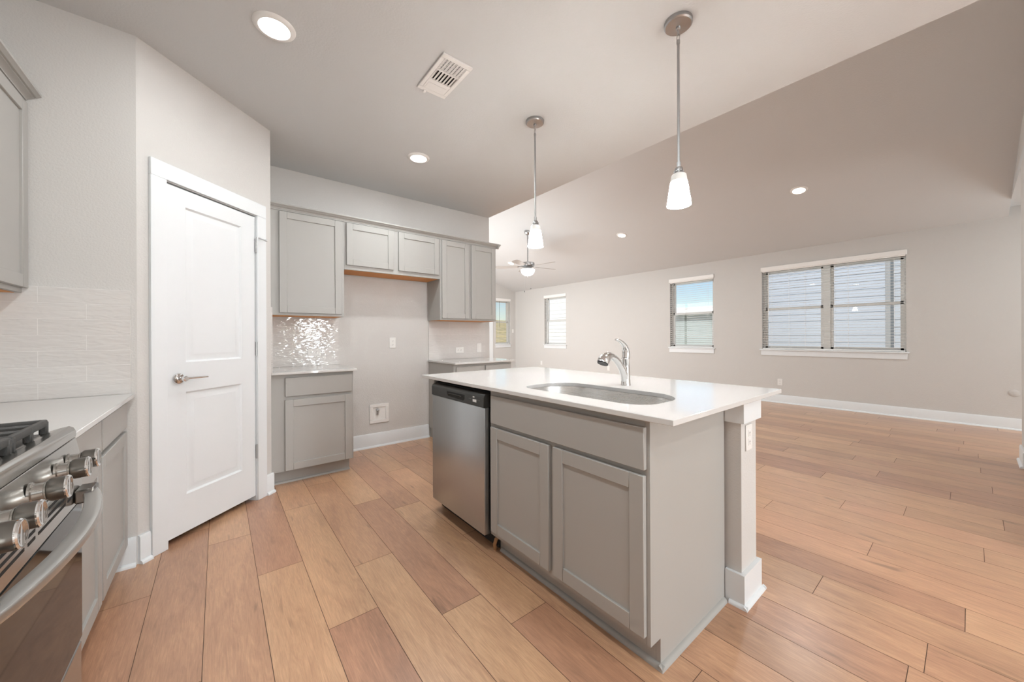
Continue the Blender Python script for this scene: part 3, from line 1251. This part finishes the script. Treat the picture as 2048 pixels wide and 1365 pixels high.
# ================================================================== ISLAND
XI = 1.158
M = fmap('-x', XI)
PY = .690
root = thing('island_cabinet', 'grey island sink cabinet with a wide false front and two doors', 'cabinet', (1.45, 1.16, 0))
bd = MB()
bd.prism([(XI, .105), (XI, .8935), (1.765, .8935), (1.765, 0), (1.222, 0), (1.222, .105)], PY, PY + .018, 'y', .0008)
bd.box(XI, 1.765, 1.618, 1.636, .105, .8935, .0008)
bd.box(1.222, 1.765, 1.618, 1.636, 0, .105)
bd.box(XI, XI + .019, PY + .0182, 1.6178, .105, .8932)
bd.box(1.222, 1.240, PY + .0182, 1.6178, 0, .105)
bd.box(1.240, 1.764, PY + .0182, 1.6178, .105, .120)
bd.box(1.750, 1.765, PY + .0182, 1.6178, .12, .8932)
bd.build('body', 'cabinet_paint', root)
sm = MB(fmap('-x', 1.222))
shoe_strip(sm, PY - .016, 1.62, 0)
sm.M = fmap('-y', PY)
shoe_strip(sm, 1.206, 1.752, 0)
sm.build('shoe_molding', 'cabinet_paint', root)
slab(M, .702, 1.610, .716, .864, root, 'false_drawer_front')
shaker(M, 1.170, 1.612, .136, .696, root)
shaker(M, .704, 1.143, .136, .696, root)

# filler panel at the far end
q = MB()
q.prism([(XI - .005, .105), (XI - .005, .8935), (1.765, .8935), (1.765, 0), (1.222, 0), (1.222, .105)], 2.292, 2.322, 'y', .0008)
tag(q.build('end_panel', 'cabinet_paint'), 'narrow grey panel closing the island at the far side of the dishwasher', 'panel', kind='thing')

# dishwasher
root = thing('dishwasher', 'stainless dishwasher with black control strip, built into the island', 'dishwasher', (1.44, 1.945, 0))
DY0, DY1, XD = 1.645, 2.262, 1.120
bd = MB()
bd.box(1.165, 1.74, DY0 - .004, DY1 + .024, .09, .875)
bd.box(1.20, 1.74, DY0 + .0, DY1 + .015, .02, .09)
bd.build('tub', 'black_gap', root)
dd = MB()
dd.box(XD + .002, 1.164, DY0 + .002, DY1 - .002, .100, .792, .004, seg=2)
dd.build('door', 'steel_door', root)
cp = MB()
cp.prism([(XD - .002, .793), (XD - .002, .848), (XD + .004, .862), (XD + .014, .868), (1.164, .868), (1.164, .793)], DY0, DY1, 'y', .0015)
cpo = cp.build('control_strip', 'black_plastic', root)
pk_ = MB()
pk_.prism([(1.842, .8405), (2.05, .8405), (2.05, .826), (2.035, .812), (1.857, .806), (1.842, .815)], XD - .0028, XD - .0019, 'x')
pk_.build('handle_pocket', 'black_gap', cpo)
ph = MB()
ph.tube([(XD - .004, 2.045, .818), (XD - .0045, 2.02, .828), (XD - .0045, 1.95, .830), (XD - .0045, 1.87, .828)], .0025, 8)
ph.build('pocket_grip', 'black_plastic', cpo)
for (a, b_, z0, z1) in ((1.735, 1.752, .838, .845), (1.716, 1.753, .814, .829)):
    MB().box(XD - .0029, XD - .0019, a, b_, z0, z1, .0003).build('label_sticker', 'white_plastic', cpo)
for y in (1.775, 1.79, 1.705, 1.694, 1.683):
    MB().box(XD - .0028, XD - .0019, y - .003, y + .003, .826, .830).build('button', 'knob_grey', cpo)
ft = MB()
ft.tube([(1.195, 1.648, .0), (1.19, 1.648, .03), (1.20, 1.648, .055), (1.212, 1.648, .06)], .010, 10)
ft.build('leveling_foot', 'brass', root)
MB().box(1.215, 1.23, DY0 - .003, DY1 + .02, .004, .089).build('toe_panel', 'black_plastic', root)

# island worktop with a rounded sink cutout
SX0, SX1, SY0, SY1 = 1.245, 1.600, .765, 1.502


def sink_loop(grow=0.0, n=14):
    x0, x1, y0, y1 = SX0 - grow, SX1 + grow, SY0 - grow, SY1 + grow
    rf, rb = .105 + grow, .165 + grow
    pts = []
    for cx, cy_, r, a0 in ((x1 - rb, y1 - rb, rb, 0), (x0 + rf, y1 - rf, rf, 90), (x0 + rf, y0 + rf, rf, 180), (x1 - rb, y0 + rb, rb, 270)):
        for i in range(n + 1):
            a = R(a0 + 90 * i / n)
            pts.append((cx + r * math.cos(a), cy_ + r * math.sin(a)))
    return pts


def curve_plate(outer, hole, z0, z1, bev):
    cu = bpy.data.curves.new('tmp', 'CURVE')
    cu.dimensions = '2D'
    cu.fill_mode = 'BOTH'
    cu.extrude = (z1 - z0) / 2 - bev
    cu.bevel_depth = bev
    cu.bevel_resolution = 1
    cu.offset = -bev
    for pts in (outer, hole):
        sp_ = cu.splines.new('POLY')
        sp_.points.add(len(pts) - 1)
        for i, (x, y) in enumerate(pts):
            sp_.points[i].co = (x, y, 0, 1)
        sp_.use_cyclic_u = True
    ob = bpy.data.objects.new('tmp', cu)
    scene.collection.objects.link(ob)
    ob.location = (0, 0, (z0 + z1) / 2)
    dg = bpy.context.evaluated_depsgraph_get()
    dg.update()
    me = bpy.data.meshes.new_from_object(ob.evaluated_get(dg))
    me.transform(Matrix.Translation((0, 0, (z0 + z1) / 2)))
    bpy.data.objects.remove(ob, do_unlink=True)
    bpy.data.curves.remove(cu)
    return me


CX0, CX1, CY0, CY1 = 1.114, 2.170, .584, 2.405
me = curve_plate([(CX0, CY0), (CX1, CY0), (CX1, CY1), (CX0, CY1)], sink_loop(), .894, .914, .0022)
me.materials.clear()
me.materials.append(MAT['quartz'])
for f in me.polygons:
    f.use_smooth = False
o = bpy.data.objects.new('countertop', me)
scene.collection.objects.link(o)
tag(o, 'large white quartz island counter with an oblong sink opening', 'countertop', 'white quartz counters')

# sink bowl
bm2 = bmesh.new()
rings = []
for grow, z in ((.028, .8932), (.006, .8934), (.004, .885), (-.004, .74), (-.020, .705), (-.05, .692), (-.09, .688)):
    rings.append([bm2.verts.new((x, y, z)) for x, y in sink_loop(grow)])
for ra, rb in zip(rings, rings[1:]):
    n = len(ra)
    for i in range(n):
        bm2.faces.new((ra[i], ra[(i + 1) % n], rb[(i + 1) % n], rb[i]))
bm2.faces.new(rings[-1])
for f in bm2.faces:
    f.smooth = True
sk = MB()
sk._put(bm2)
root = thing('sink', 'stainless undermount sink set into the island counter', 'sink', (1.42, 1.13, .688))
sk.build('bowl', 'steel_sink', root)
dr = MB(Matrix.Translation((1.47, 1.13, .689)))
dr.lathe([(.045, 0), (.045, .003), (.03, .002), (.028, -.0005), (0, -.0005)], 24)
dr.build('drain', 'chrome', root)

# faucet
FX, FY, FZ = 1.716, 1.164, .914
root = thing('faucet', 'chrome single-lever pull-out faucet standing behind the island sink', 'faucet', (FX, FY, FZ))
fb = MB(Matrix.Translation((FX, FY, FZ)))
fb.lathe([(0, .0003), (.0265, .0003), (.0265, .005), (.025, .009), (.0235, .04), (.0222, .09), (.0215, .140), (.0225, .1415), (.0225, .146), (.0215, .1475), (0, .1475)], 32)
fb.build('faucet_body', 'chrome', root)
sp_ = MB()
sp_.tube([(FX - .002, FY, FZ + .012), (FX - .012, FY, FZ + .055), (FX - .034, FY, FZ + .092), (FX - .066, FY, FZ + .127), (FX - .098, FY, FZ + .150), (FX - .125, FY, FZ + .160), (FX - .142, FY, FZ + .1615)],
         [.0205, .020, .0185, .0175, .0175, .0180, .0185], 20)
spo = sp_.build('spout', 'chrome', root)
hd_ = MB()
hd_.tube([(FX - .138, FY, FZ + .1625), (FX - .150, FY, FZ + .1615), (FX - .166, FY, FZ + .157), (FX - .180, FY, FZ + .149), (FX - .190, FY, FZ + .138), (FX - .196, FY, FZ + .128)],
         [.0200, .0228, .0262, .0295, .0315, .0308], 24)
hdo = hd_.build('spray_head', 'chrome', root)
sf = MB()
sf.cyl((FX - .1962, FY, FZ + .1278), (FX - .1982, FY, FZ + .1238), .0268, 24)
sf.build('spray_face', 'black_plastic', hdo)
lv = MB()
lv.tube([(FX + .004, FY, FZ + .148), (FX + .006, FY, FZ + .170), (FX + .002, FY, FZ + .192), (FX - .010, FY, FZ + .212), (FX - .030, FY, FZ + .228), (FX - .054, FY, FZ + .240), (FX - .078, FY, FZ + .2465), (FX - .086, FY, FZ + .2465)],
        [.0214, .0212, .0195, .0165, .0140, .0125, .0120, .0075], 18, [1, .98, .92, .85, .75, .68, .62, .55])
lv.build('lever', 'chrome', root)

# island post / knee wall
PX0, PX1, PZ = 1.783, 1.957, .8935
root = thing('island_post', 'greige drywall post with white cap and base, at the end of the island', 'post', (1.87, 1.4, 0))
MB().box(PX0, PX1, .628, 2.322, 0, PZ).build('shaft', 'wall_paint', root)


def ring_u(mb, e, z0, z1, bev=.002):
    """board that wraps the end of the knee wall: front, end and back faces"""
    mb.box(PX0 - e, PX1 + e, .628 - e, .628 - .0004, z0, z1)
    mb.box(PX0 - e, PX0 - .0004, .628 - .0003, PY - .001, z0, z1)
    mb.box(PX1 + .0004, PX1 + e, .628 - .0003, 2.322, z0, z1)


rb_ = MB()
ring_u(rb_, .017, .797, .8934)
rb_.build('cap_board', 'white_trim', root)
rb_ = MB()
ring_u(rb_, .017, .0, .139)
bbo = rb_.build('base_board', 'white_trim', root)
rb_ = MB()
q = .015
for kind_, pl, a, b_ in (('-y', .611, PX0 - .017 - q, PX1 + .017 + q), ('-x', PX0 - .017, .611 - q, PY - .019), ('+x', PX1 + .017, .611 - q, 2.32)):
    rb_.M = fmap(kind_, pl)
    shoe_strip(rb_, a, b_, 0, q)
rb_.build('shoe_molding', 'white_trim', bbo)


# ================================================================== PLATES AND BOXES ON WALLS
def plate(name, label, cat, pos, face, kind='outlet', horizontal=False):
    """cover plate 70 x 115 mm facing -y or -x"""
    group = 'white wall outlets' if kind == 'outlet' else 'white wall switches'
    x, y, z = pos
    M = {'-y': Matrix(((1, 0, 0, x), (0, -1, 0, y), (0, 0, 1, z), (0, 0, 0, 1))),
         '-x': Matrix(((0, -1, 0, x), (1, 0, 0, y), (0, 0, 1, z), (0, 0, 0, 1)))}[face]
    root = thing(name, label, cat, pos, group)
    w, h = (.115, .070) if horizontal else (.070, .115)
    MB(M).box(-w / 2, w / 2, .0004, .006, -h / 2, h / 2, .002).build('cover_plate', 'white_plastic', root)
    if kind == 'outlet':
        for sgn in (-1, 1):
            cx_, cz_ = (sgn * .020, 0) if horizontal else (0, sgn * .020)
            ro = MB(M).box(cx_ - .0145, cx_ + .0145, .006, .0078, cz_ - .0145, cz_ + .0145, .0012).build('receptacle', 'white_plastic', root)
            s = MB(M)
            if horizontal:
                s.box(cx_ - .004, cx_ + .005, .0078, .0081, cz_ + .0045, cz_ + .0065)
                s.box(cx_ - .004, cx_ + .004, .0078, .0081, cz_ - .0065, cz_ - .0045)
                s.box(cx_ - .011, cx_ - .007, .0078, .0081, cz_ - .002, cz_ + .002)
            else:
                s.box(cx_ - .0065, cx_ - .0045, .0078, .0081, cz_ - .003, cz_ + .006)
                s.box(cx_ + .0045, cx_ + .0065, .0078, .0081, cz_ - .003, cz_ + .005)
                s.box(cx_ - .002, cx_ + .002, .0078, .0081, cz_ - .011, cz_ - .007)
            s.build('slots', 'dark_slot', ro)
    else:
        MB(M).box(-.0165, .0165, .006, .0085, -.033, .033, .0015).build('rocker', 'white_plastic', root)
    return root


plate('wall_outlet', 'white outlet in the empty refrigerator space, at chest height', 'outlet', (1.508, YB, 1.116), '-y')
plate('wall_outlet', 'sideways white outlet among the glinting tiles beside the pantry door', 'outlet', (.729, YB - .010, 1.034), '-y', horizontal=True)
plate('wall_outlet', 'sideways white outlet on the tiles right of the refrigerator space', 'outlet', (2.356, YB - .010, 1.012), '-y', horizontal=True)
plate('light_switch', 'white rocker switch on the tiles right of the refrigerator space', 'switch', (2.646, YB - .010, 1.035), '-y', 'switch')
plate('wall_outlet', 'low white outlet on the window wall below the double window', 'outlet', (XF, 2.082, .362), '-x')
plate('wall_outlet', 'low white outlet on the window wall seen under the faucet spout', 'outlet', (XF, 5.691, .370), '-x')
plate('wall_outlet', 'low white outlet on the window wall below the small far window', 'outlet', (XF, 8.141, .377), '-x')
plate('wall_outlet', 'white outlet on the island post under its cap', 'outlet', (1.862, .628, .722), '-y')
plate('light_switch', 'white switch on the end wall beside the room corner', 'switch', (7.546, YE, 1.36), '-y', 'switch')
q = MB(Matrix.Translation((XF, -.337, .453)) @ Matrix.Rotation(R(-90), 4, 'Y'))
q.lathe([(0, .0004), (.042, .0004), (.042, .003), (.038, .005), (0, .005)], 28)
tag(q.build('round_cover', 'wall_paint'), 'round wall-coloured cover disc low on the window wall at right', 'cover')

# icemaker water box
root = thing('water_box', 'white recessed water supply box low in the refrigerator space', 'outlet box', (1.357, YB, .355))
f = MB()
x0, x1, z0, z1 = 1.255, 1.460, .254, .457
for bx in ((x0, x1, z0, z0 + .034), (x0, x1, z1 - .034, z1), (x0, x0 + .032, z0 + .034, z1 - .034), (x1 - .032, x1, z0 + .034, z1 - .034)):
    f.box(bx[0], bx[1], YB - .012, YB - .0005, bx[2], bx[3], .002)
f.build('frame', 'white_plastic', root)
f = MB()
f.box(x0 + .03, x1 - .03, YB - .003, YB - .0006, z0 + .03, z1 - .03)
f.build('back', 'white_plastic', root)
v = MB()
v.cyl((1.338, YB - .012, .405), (1.338, YB - .012, .345), .010, 12)
v.cyl((1.325, YB - .016, .392), (1.352, YB - .016, .392), .011, 12)
v.cyl((1.338, YB - .018, .372), (1.338, YB - .030, .372), .008, 12)
v.build('valve', 'nickel', root)

# ================================================================== CEILING FIXTURES
# recessed downlights
def downlight(loc, label, slope=0.0, power=34):
    root = thing('downlight', label, 'recessed light', loc, 'round recessed ceiling lights')
    q = MB(Matrix.Translation(loc))
    q.lathe([(.064, -.001), (.070, -.0125), (.078, -.0125), (.092, -.006), (.095, -.0006), (.064, -.0006)], 40, cap=False)
    q.build('trim_ring', 'white_plastic', root)
    q = MB(Matrix.Translation(loc))
    q.lathe([(.0645, -.004), (.055, -.0105), (.03, -.0135), (0, -.0142)], 40, cap=False)
    q.build('lens', 'lamp_lens', root)
    area('lamp_light', root, (0, 0, -.0165), .12, power)
    if slope:
        root.rotation_euler = (0, slope, 0)
    return root


sl_ang = math.atan(PITCH)
KD = 16.0
VD = 16.0
downlight((.228, 2.203, CH), 'recessed ceiling light above the pantry door, nearest the camera', power=KD * .62)
downlight((1.380, 3.028, CH), 'recessed ceiling light in front of the upper cabinets over the refrigerator space', power=KD)
for yv, lab in ((1.401, 'recessed light in the sloped ceiling, right of both pendants'), (4.105, 'recessed light in the sloped ceiling between the two pendants'), (7.455, 'farthest recessed light in the sloped ceiling, behind the fan blade')):
    xv = 5.95
    downlight((xv, yv, zv(xv)), lab, sl_ang, VD)
# the same lights continue out of view
hidden = [((.228, .85, CH), KD), ((.228, -.6, CH), KD * .8), ((1.75, -1.2, CH), KD), ((.3, -2.4, CH), KD), ((2.2, -2.8, CH), KD)]
for lc, pw in hidden:
    downlight(lc, 'recessed kitchen ceiling light behind the camera', power=pw)
for yv in (1.401, 4.105, 7.455):
    xv = 3.75
    downlight((xv, yv, zv(xv)), 'recessed light high in the sloped ceiling, hidden above the kitchen ceiling edge', sl_ang, VD)
downlight((6.8, -1.6, CH), 'recessed light in the hall beyond the right wall end', power=KD)

# pendants
def pendant_parts(root):
    x, y, z = root.location
    Mx = Matrix.Translation((x, y, z))
    q = MB(Mx)
    q.lathe([(0, -.0005), (.066, -.0005), (.066, -.016), (.060, -.022), (.02, -.024), (.011, -.026), (.011, -.036), (.006, -.040), (0, -.040)], 40)
    q.build('canopy', 'nickel', root)
    q = MB(Mx)
    for k in range(2):
        zc = -.052 - k * .026
        pts = []
        for i in range(17):
            a = 2 * PI * i / 16
            u, w_ = .0075 * math.cos(a), .016 * math.sin(a)
            pts.append((u, 0, zc + w_) if k == 0 else (0, u, zc + w_))
        q.tube(pts, .0018, 8)
    q.build('chain_link', 'nickel', root)
    q = MB(Mx)
    q.cyl((0, 0, -.092), (0, 0, -.725), .0062, 16)
    q.cyl((0, 0, -.092), (0, 0, -.112), .0085, 16)
    q.cyl((0, 0, -.705), (0, 0, -.735), .010, 16)
    q.build('rod', 'nickel', root)
    q = MB(Mx)
    q.lathe([(0, -.733), (.016, -.733), (.019, -.738), (.019, -.752), (.0145, -.754), (.0145, -.758), (.026, -.760), (.028, -.764), (.028, -.7665), (0, -.7665)], 28)
    for a in (90, 210, 330):
        q.cyl((.023 * math.cos(R(a)), .023 * math.sin(R(a)), -.742), (.023 * math.cos(R(a)), .023 * math.sin(R(a)), -.764), .004, 10)
    q.build('socket', 'nickel', root)
    sh = bpy.data.objects.new('lamp_shade', None)
    q = MB(Mx @ Matrix.Translation((0, 0, -.922)))
    q.lathe([(.0562, 0), (.0570, .0015), (.0352, .1500), (.0335, .1535), (.030, .1547), (.012, .1547), (.012, .1527), (.030, .1527), (.0332, .148), (.0548, .001), (.0562, 0)], 48, cap=False)
    bpy.data.objects.remove(sh)
    so = q.build('lamp_shade', 'lamp_glass', root)
    so.data.transform(Matrix.Translation((0, 0, .922)))
    so.location = (0, 0, -.922)
    q = MB(Mx)
    q.lathe([(0, -.78), (.010, -.785), (.013, -.80), (.022, -.825), (.025, -.845), (.020, -.865), (0, -.872)], 20)
    q.build('bulb', 'lamp_lens', root)


root = thing('pendant_light', 'pendant lamp over the far half of the island, in front of the ceiling fan', 'pendant lamp', (1.815, 1.988, CH), 'pendants over the island')
pendant_parts(root)
r2 = dup(root, (1.810, .914, CH), 'nearer pendant lamp over the sink end of the island, with the larger shade', 'pendants over the island')
for r_ in (root, r2):
    area('lamp_light', r_, (0, 0, -.915), .085, 4.0)

# air vent
VX0, VX1, VY0, VY1 = .978, 1.170, 1.815, 2.165
root = thing('ceiling_vent', 'white rectangular air vent with dark louvres in the ceiling', 'vent', ((VX0 + VX1) / 2, (VY0 + VY1) / 2, CH))
f = MB()
iz = CH - .0105
xa, xb = VX0 + .024, VX1 - .024
bands = [(VY0 + .030, VY0 + .126), (VY0 + .136, VY0 + .226), (VY0 + .246, VY1 - .030)]
f.box(VX0, VX1, VY0, bands[0][0], CH - .011, CH - .0005, .002)
f.box(VX0, VX1, bands[2][1], VY1, CH - .011, CH - .0005, .002)
f.box(VX0, xa, bands[0][0], bands[2][1], CH - .011, CH - .0005, .002)
f.box(xb, VX1, bands[0][0], bands[2][1], CH - .011, CH - .0005, .002)
f.box(xa, xb, bands[0][1], bands[1][0], CH - .0105, CH - .0005)
f.box(xa, xb, bands[1][1], bands[2][1], CH - .0105, CH - .0005)
f.build('frame', 'white_plastic', root)
bk = MB().box(xa, xb, bands[0][0], bands[1][1], CH - .0012, CH - .0006)
bk.build('duct_opening', 'black_gap', root)
lv = MB()
n = 7
for i in range(n):
    x = xa + (i + .5) * (xb - xa) / n
    for b0, b1 in bands[:2]:
        lv.prism([(x - .010, CH - .0105), (x - .0085, CH - .0105), (x + .0075, CH - .002), (x + .006, CH - .002)], b0, b1, 'y')
for i in range(9):
    y = bands[0][0] + (i + .5) * .096 / 9
    lv.box(xa, xb, y - .0022, y + .0022, CH - .0108, CH - .0095)
lv.build('louvres', 'white_plastic', root)
dm = MB().box(xa + .012, xb - .012, bands[2][0] + .01, bands[2][1] - .01, CH - .0125, CH - .0105, .001)
dm.build('damper_panel', 'white_plastic', root)
lev = MB().box(1.02, 1.036, VY1 - .012, VY1 + .006, CH - .022, CH - .011, .002)
lev.build('damper_lever', 'white_plastic', root)

# ceiling fan
FXc, FYc = 4.96, 5.67
root = thing('ceiling_fan', 'brushed nickel ceiling fan with light bowl, hanging from the sloped ceiling', 'fan', (FXc, FYc, zv(FXc)))
q = MB(Matrix.Translation((FXc, FYc, zv(FXc) - .012)) @ Matrix.Rotation(sl_ang, 4, 'Y'))
q.lathe([(0, .008), (.068, .008), (.070, -.01), (.055, -.045), (.025, -.066), (0, -.068)], 32)
q.build('canopy', 'nickel', root)
q = MB()
q.cyl((FXc, FYc, zv(FXc) - .05), (FXc, FYc, 2.685), .0135, 16)
q.build('downrod', 'nickel', root)
q = MB(Matrix.Translation((FXc, FYc, 0)))
q.lathe([(0, 2.715), (.025, 2.715), (.030, 2.700), (.10, 2.695), (.135, 2.688), (.140, 2.675), (.140, 2.625), (.130, 2.612), (.085, 2.600), (.075, 2.585), (.078, 2.570), (.120, 2.562), (.148, 2.556), (.148, 2.548), (0, 2.548)], 48)
q.build('motor_housing', 'nickel', root)
for k in range(5):
    a = R(-10 + 72 * k)
    Mb = Matrix.Translation((FXc, FYc, 2.612)) @ Matrix.Rotation(a, 4, 'Z') @ Matrix.Rotation(R(11), 4, 'X')
    q = MB(Mb)
    q.prism([(.205, -.052), (.24, -.060), (.60, -.070), (.655, -.060), (.675, -.03), (.675, .03), (.655, .060), (.60, .070), (.24, .060), (.205, .052)], -.003, .003, 'z', .001)
    bo = q.build('blade', 'fan_blade', root)
    q = MB(Mb)
    q.prism([(.085, -.016), (.17, -.014), (.215, -.040), (.265, -.036), (.285, 0), (.265, .036), (.215, .040), (.17, .014), (.085, .016)], .0031, .008, 'z', .001)
    q.build('blade_iron', 'nickel', bo)
q = MB(Matrix.Translation((FXc, FYc, 0)))
q.lathe([(.145, 2.5475), (.143, 2.525), (.128, 2.485), (.100, 2.450), (.060, 2.428), (.018, 2.420), (0, 2.420)], 40, cap=False)
q.build('light_bowl', 'fan_bowl', root)
q = MB(Matrix.Translation((FXc, FYc, 0)))
q.lathe([(0, 2.424), (.018, 2.420), (.016, 2.412), (.008, 2.408), (.010, 2.400), (.006, 2.392), (0, 2.390)], 20)
q.build('finial', 'nickel', root)
for dx, dy, ze in ((.03, -.06, 2.155), (-.05, .045, 2.10)):
    q = MB()
    q.cyl((FXc + dx, FYc + dy, 2.60), (FXc + dx, FYc + dy, ze), .0014, 6)
    co = q.build('pull_chain', 'nickel', root)
    q = MB(Matrix.Translation((FXc + dx, FYc + dy, ze)))
    q.lathe([(0, .016), (.007, .010), (.010, 0), (.008, -.012), (0, -.016)], 14)
    q.build('chain_fob', 'knob_grey', co)

# ================================================================== OUTSIDE
q = MB().box(-6, 9, -14, -4.15, -.30, -.05)
struct(q.build('bounce_slab', 'ext_trim'))  # unseen slab added to bounce sun in through the rear openings
g = MB().box(-30, 60, -40, 75, -.6, -.35)
struct(g.build('ground', 'dry_grass'))


def siding(mb, axis, plane, u0, u1, z0, z1, step=.18, out=-1):
    """lap siding: a saw-tooth wall; out is the direction it faces along the other axis"""
    z = z0
    while z < z1:
        ze = min(z + step, z1)
        pts = [(plane, z), (plane + out * .012, z), (plane + out * .003, ze), (plane, ze)]
        if axis == 'y':
            mb.prism(pts, u0, u1, 'y')
        else:
            mb.prism(pts, u0, u1, 'x')
        z = ze


NX = 11.2
root = thing('neighbor_house', 'pale blue neighbouring house with lap siding outside the double window', 'house', (NX + 3, 2.0, -.35), 'neighbouring houses')
s = MB()
siding(s, 'y', NX, 1.12, 4.02, -.35, 5.2, .17)
s.box(NX, NX + 6, 1.12, 4.02, -.35, 5.2)
s.build('lap_siding', 'siding_paint', root)
s = MB()
siding(s, 'y', NX + .5, -6.0, 1.10, -.35, 5.2, .17)
s.box(NX + .5, NX + 6, -6.0, 1.10, -.35, 5.2)
s.build('set_back_siding', 'siding_paint', root)
s = MB()
s.box(NX - .04, NX + .5, 1.06, 1.14, -.35, 5.2, .004)
s.box(NX - .04, NX + .08, 3.95, 4.06, -.35, 5.2, .004)
s.build('corner_board', 'ext_trim', root)
s = MB()
s.prism([(NX - .5, 5.15), (NX + 3.2, 6.9), (NX + 6.6, 5.15), (NX + 6.6, 5.3), (NX + 3.2, 7.1), (NX - .5, 5.3)], -6.4, 4.4, 'y')
s.build('roof', 'roofing', root)

root = thing('neighbor_house', 'low grey-green neighbouring house with white fascia outside the window behind the faucet', 'house', (22, 9, -.35), 'neighbouring houses')
s = MB()
siding(s, 'y', 18.5, 5.4, 12.4, -.35, 2.35, .2)
s.box(18.5, 25, 5.4, 12.4, -.35, 2.35)
s.build('lap_siding', 'green_siding', root)
s = MB()
s.box(18.1, 18.2, 5.0, 12.8, 2.28, 2.52, .005)
s.box(18.1, 25.2, 5.0, 12.8, 2.5, 2.56, .005)
s.build('fascia', 'white_siding', root)

root = thing('neighbor_house', 'bright white neighbouring house outside the small far window', 'house', (15, 12, -.35), 'neighbouring houses')
s = MB()
siding(s, 'y', 12.2, 10.6, 13.5, -.35, 5.2, .17)
s.box(12.2, 18, 10.6, 13.5, -.35, 5.2)
s.build('lap_siding', 'white_siding', root)
s = MB()
s.prism([(11.7, 5.15), (15.1, 6.9), (18.5, 5.15), (18.5, 5.3), (15.1, 7.1), (11.7, 5.3)], 10.3, 13.8, 'y')
s.build('roof', 'roofing', root)

# patio roof edge, fence and hillside outside the end window
root = thing('patio_roof', 'dark green patio roof edge outside the end wall window', 'roof', (5.2, 11.2, 2.35))
s = MB()
s.box(2.0, 7.72, 9.56, 12.4, 2.62, 2.72, .004)
s.box(2.0, 7.72, 12.3, 12.42, 2.42, 2.72, .004)
s.build('beam', 'eave_paint', root)
s = MB().box(7.60, 7.72, 12.3, 12.42, -.35, 2.42, .004)
s.build('patio_post', 'white_trim', root)
fr_ = MB()
x = 2.0
while x < 11.5:
    fr_.box(x, x + .135, 17.0, 17.02, -.35, .55)
    x += .14
fr_.box(2.0, 11.5, 17.02, 17.06, -.1, .0)
fr_.box(2.0, 11.5, 17.02, 17.06, .3, .4)
tag(fr_.build('fence', 'fence_wood'), 'reddish wooden fence at the foot of the yellow field', 'fence')
hl = bmesh.new()
nx, ny = 30, 14
grid = []
random.seed(3)
for j in range(ny + 1):
    row = []
    for i in range(nx + 1):
        x = -20 + 60 * i / nx
        y = 17.5 + 40 * j / ny
        zz = -.35 + 4.8 * (j / ny) ** .75 + random.uniform(-.12, .12) * (j > 0)
        row.append(hl.verts.new((x, y, zz)))
    grid.append(row)
for j in range(ny):
    for i in range(nx):
        hl.faces.new((grid[j][i], grid[j][i + 1], grid[j + 1][i + 1], grid[j + 1][i]))
hm = MB()
hm._put(hl)
struct(hm.build('terrain_hill', 'dry_grass', solid=False), 'yellow grassy hillside beyond the end window')
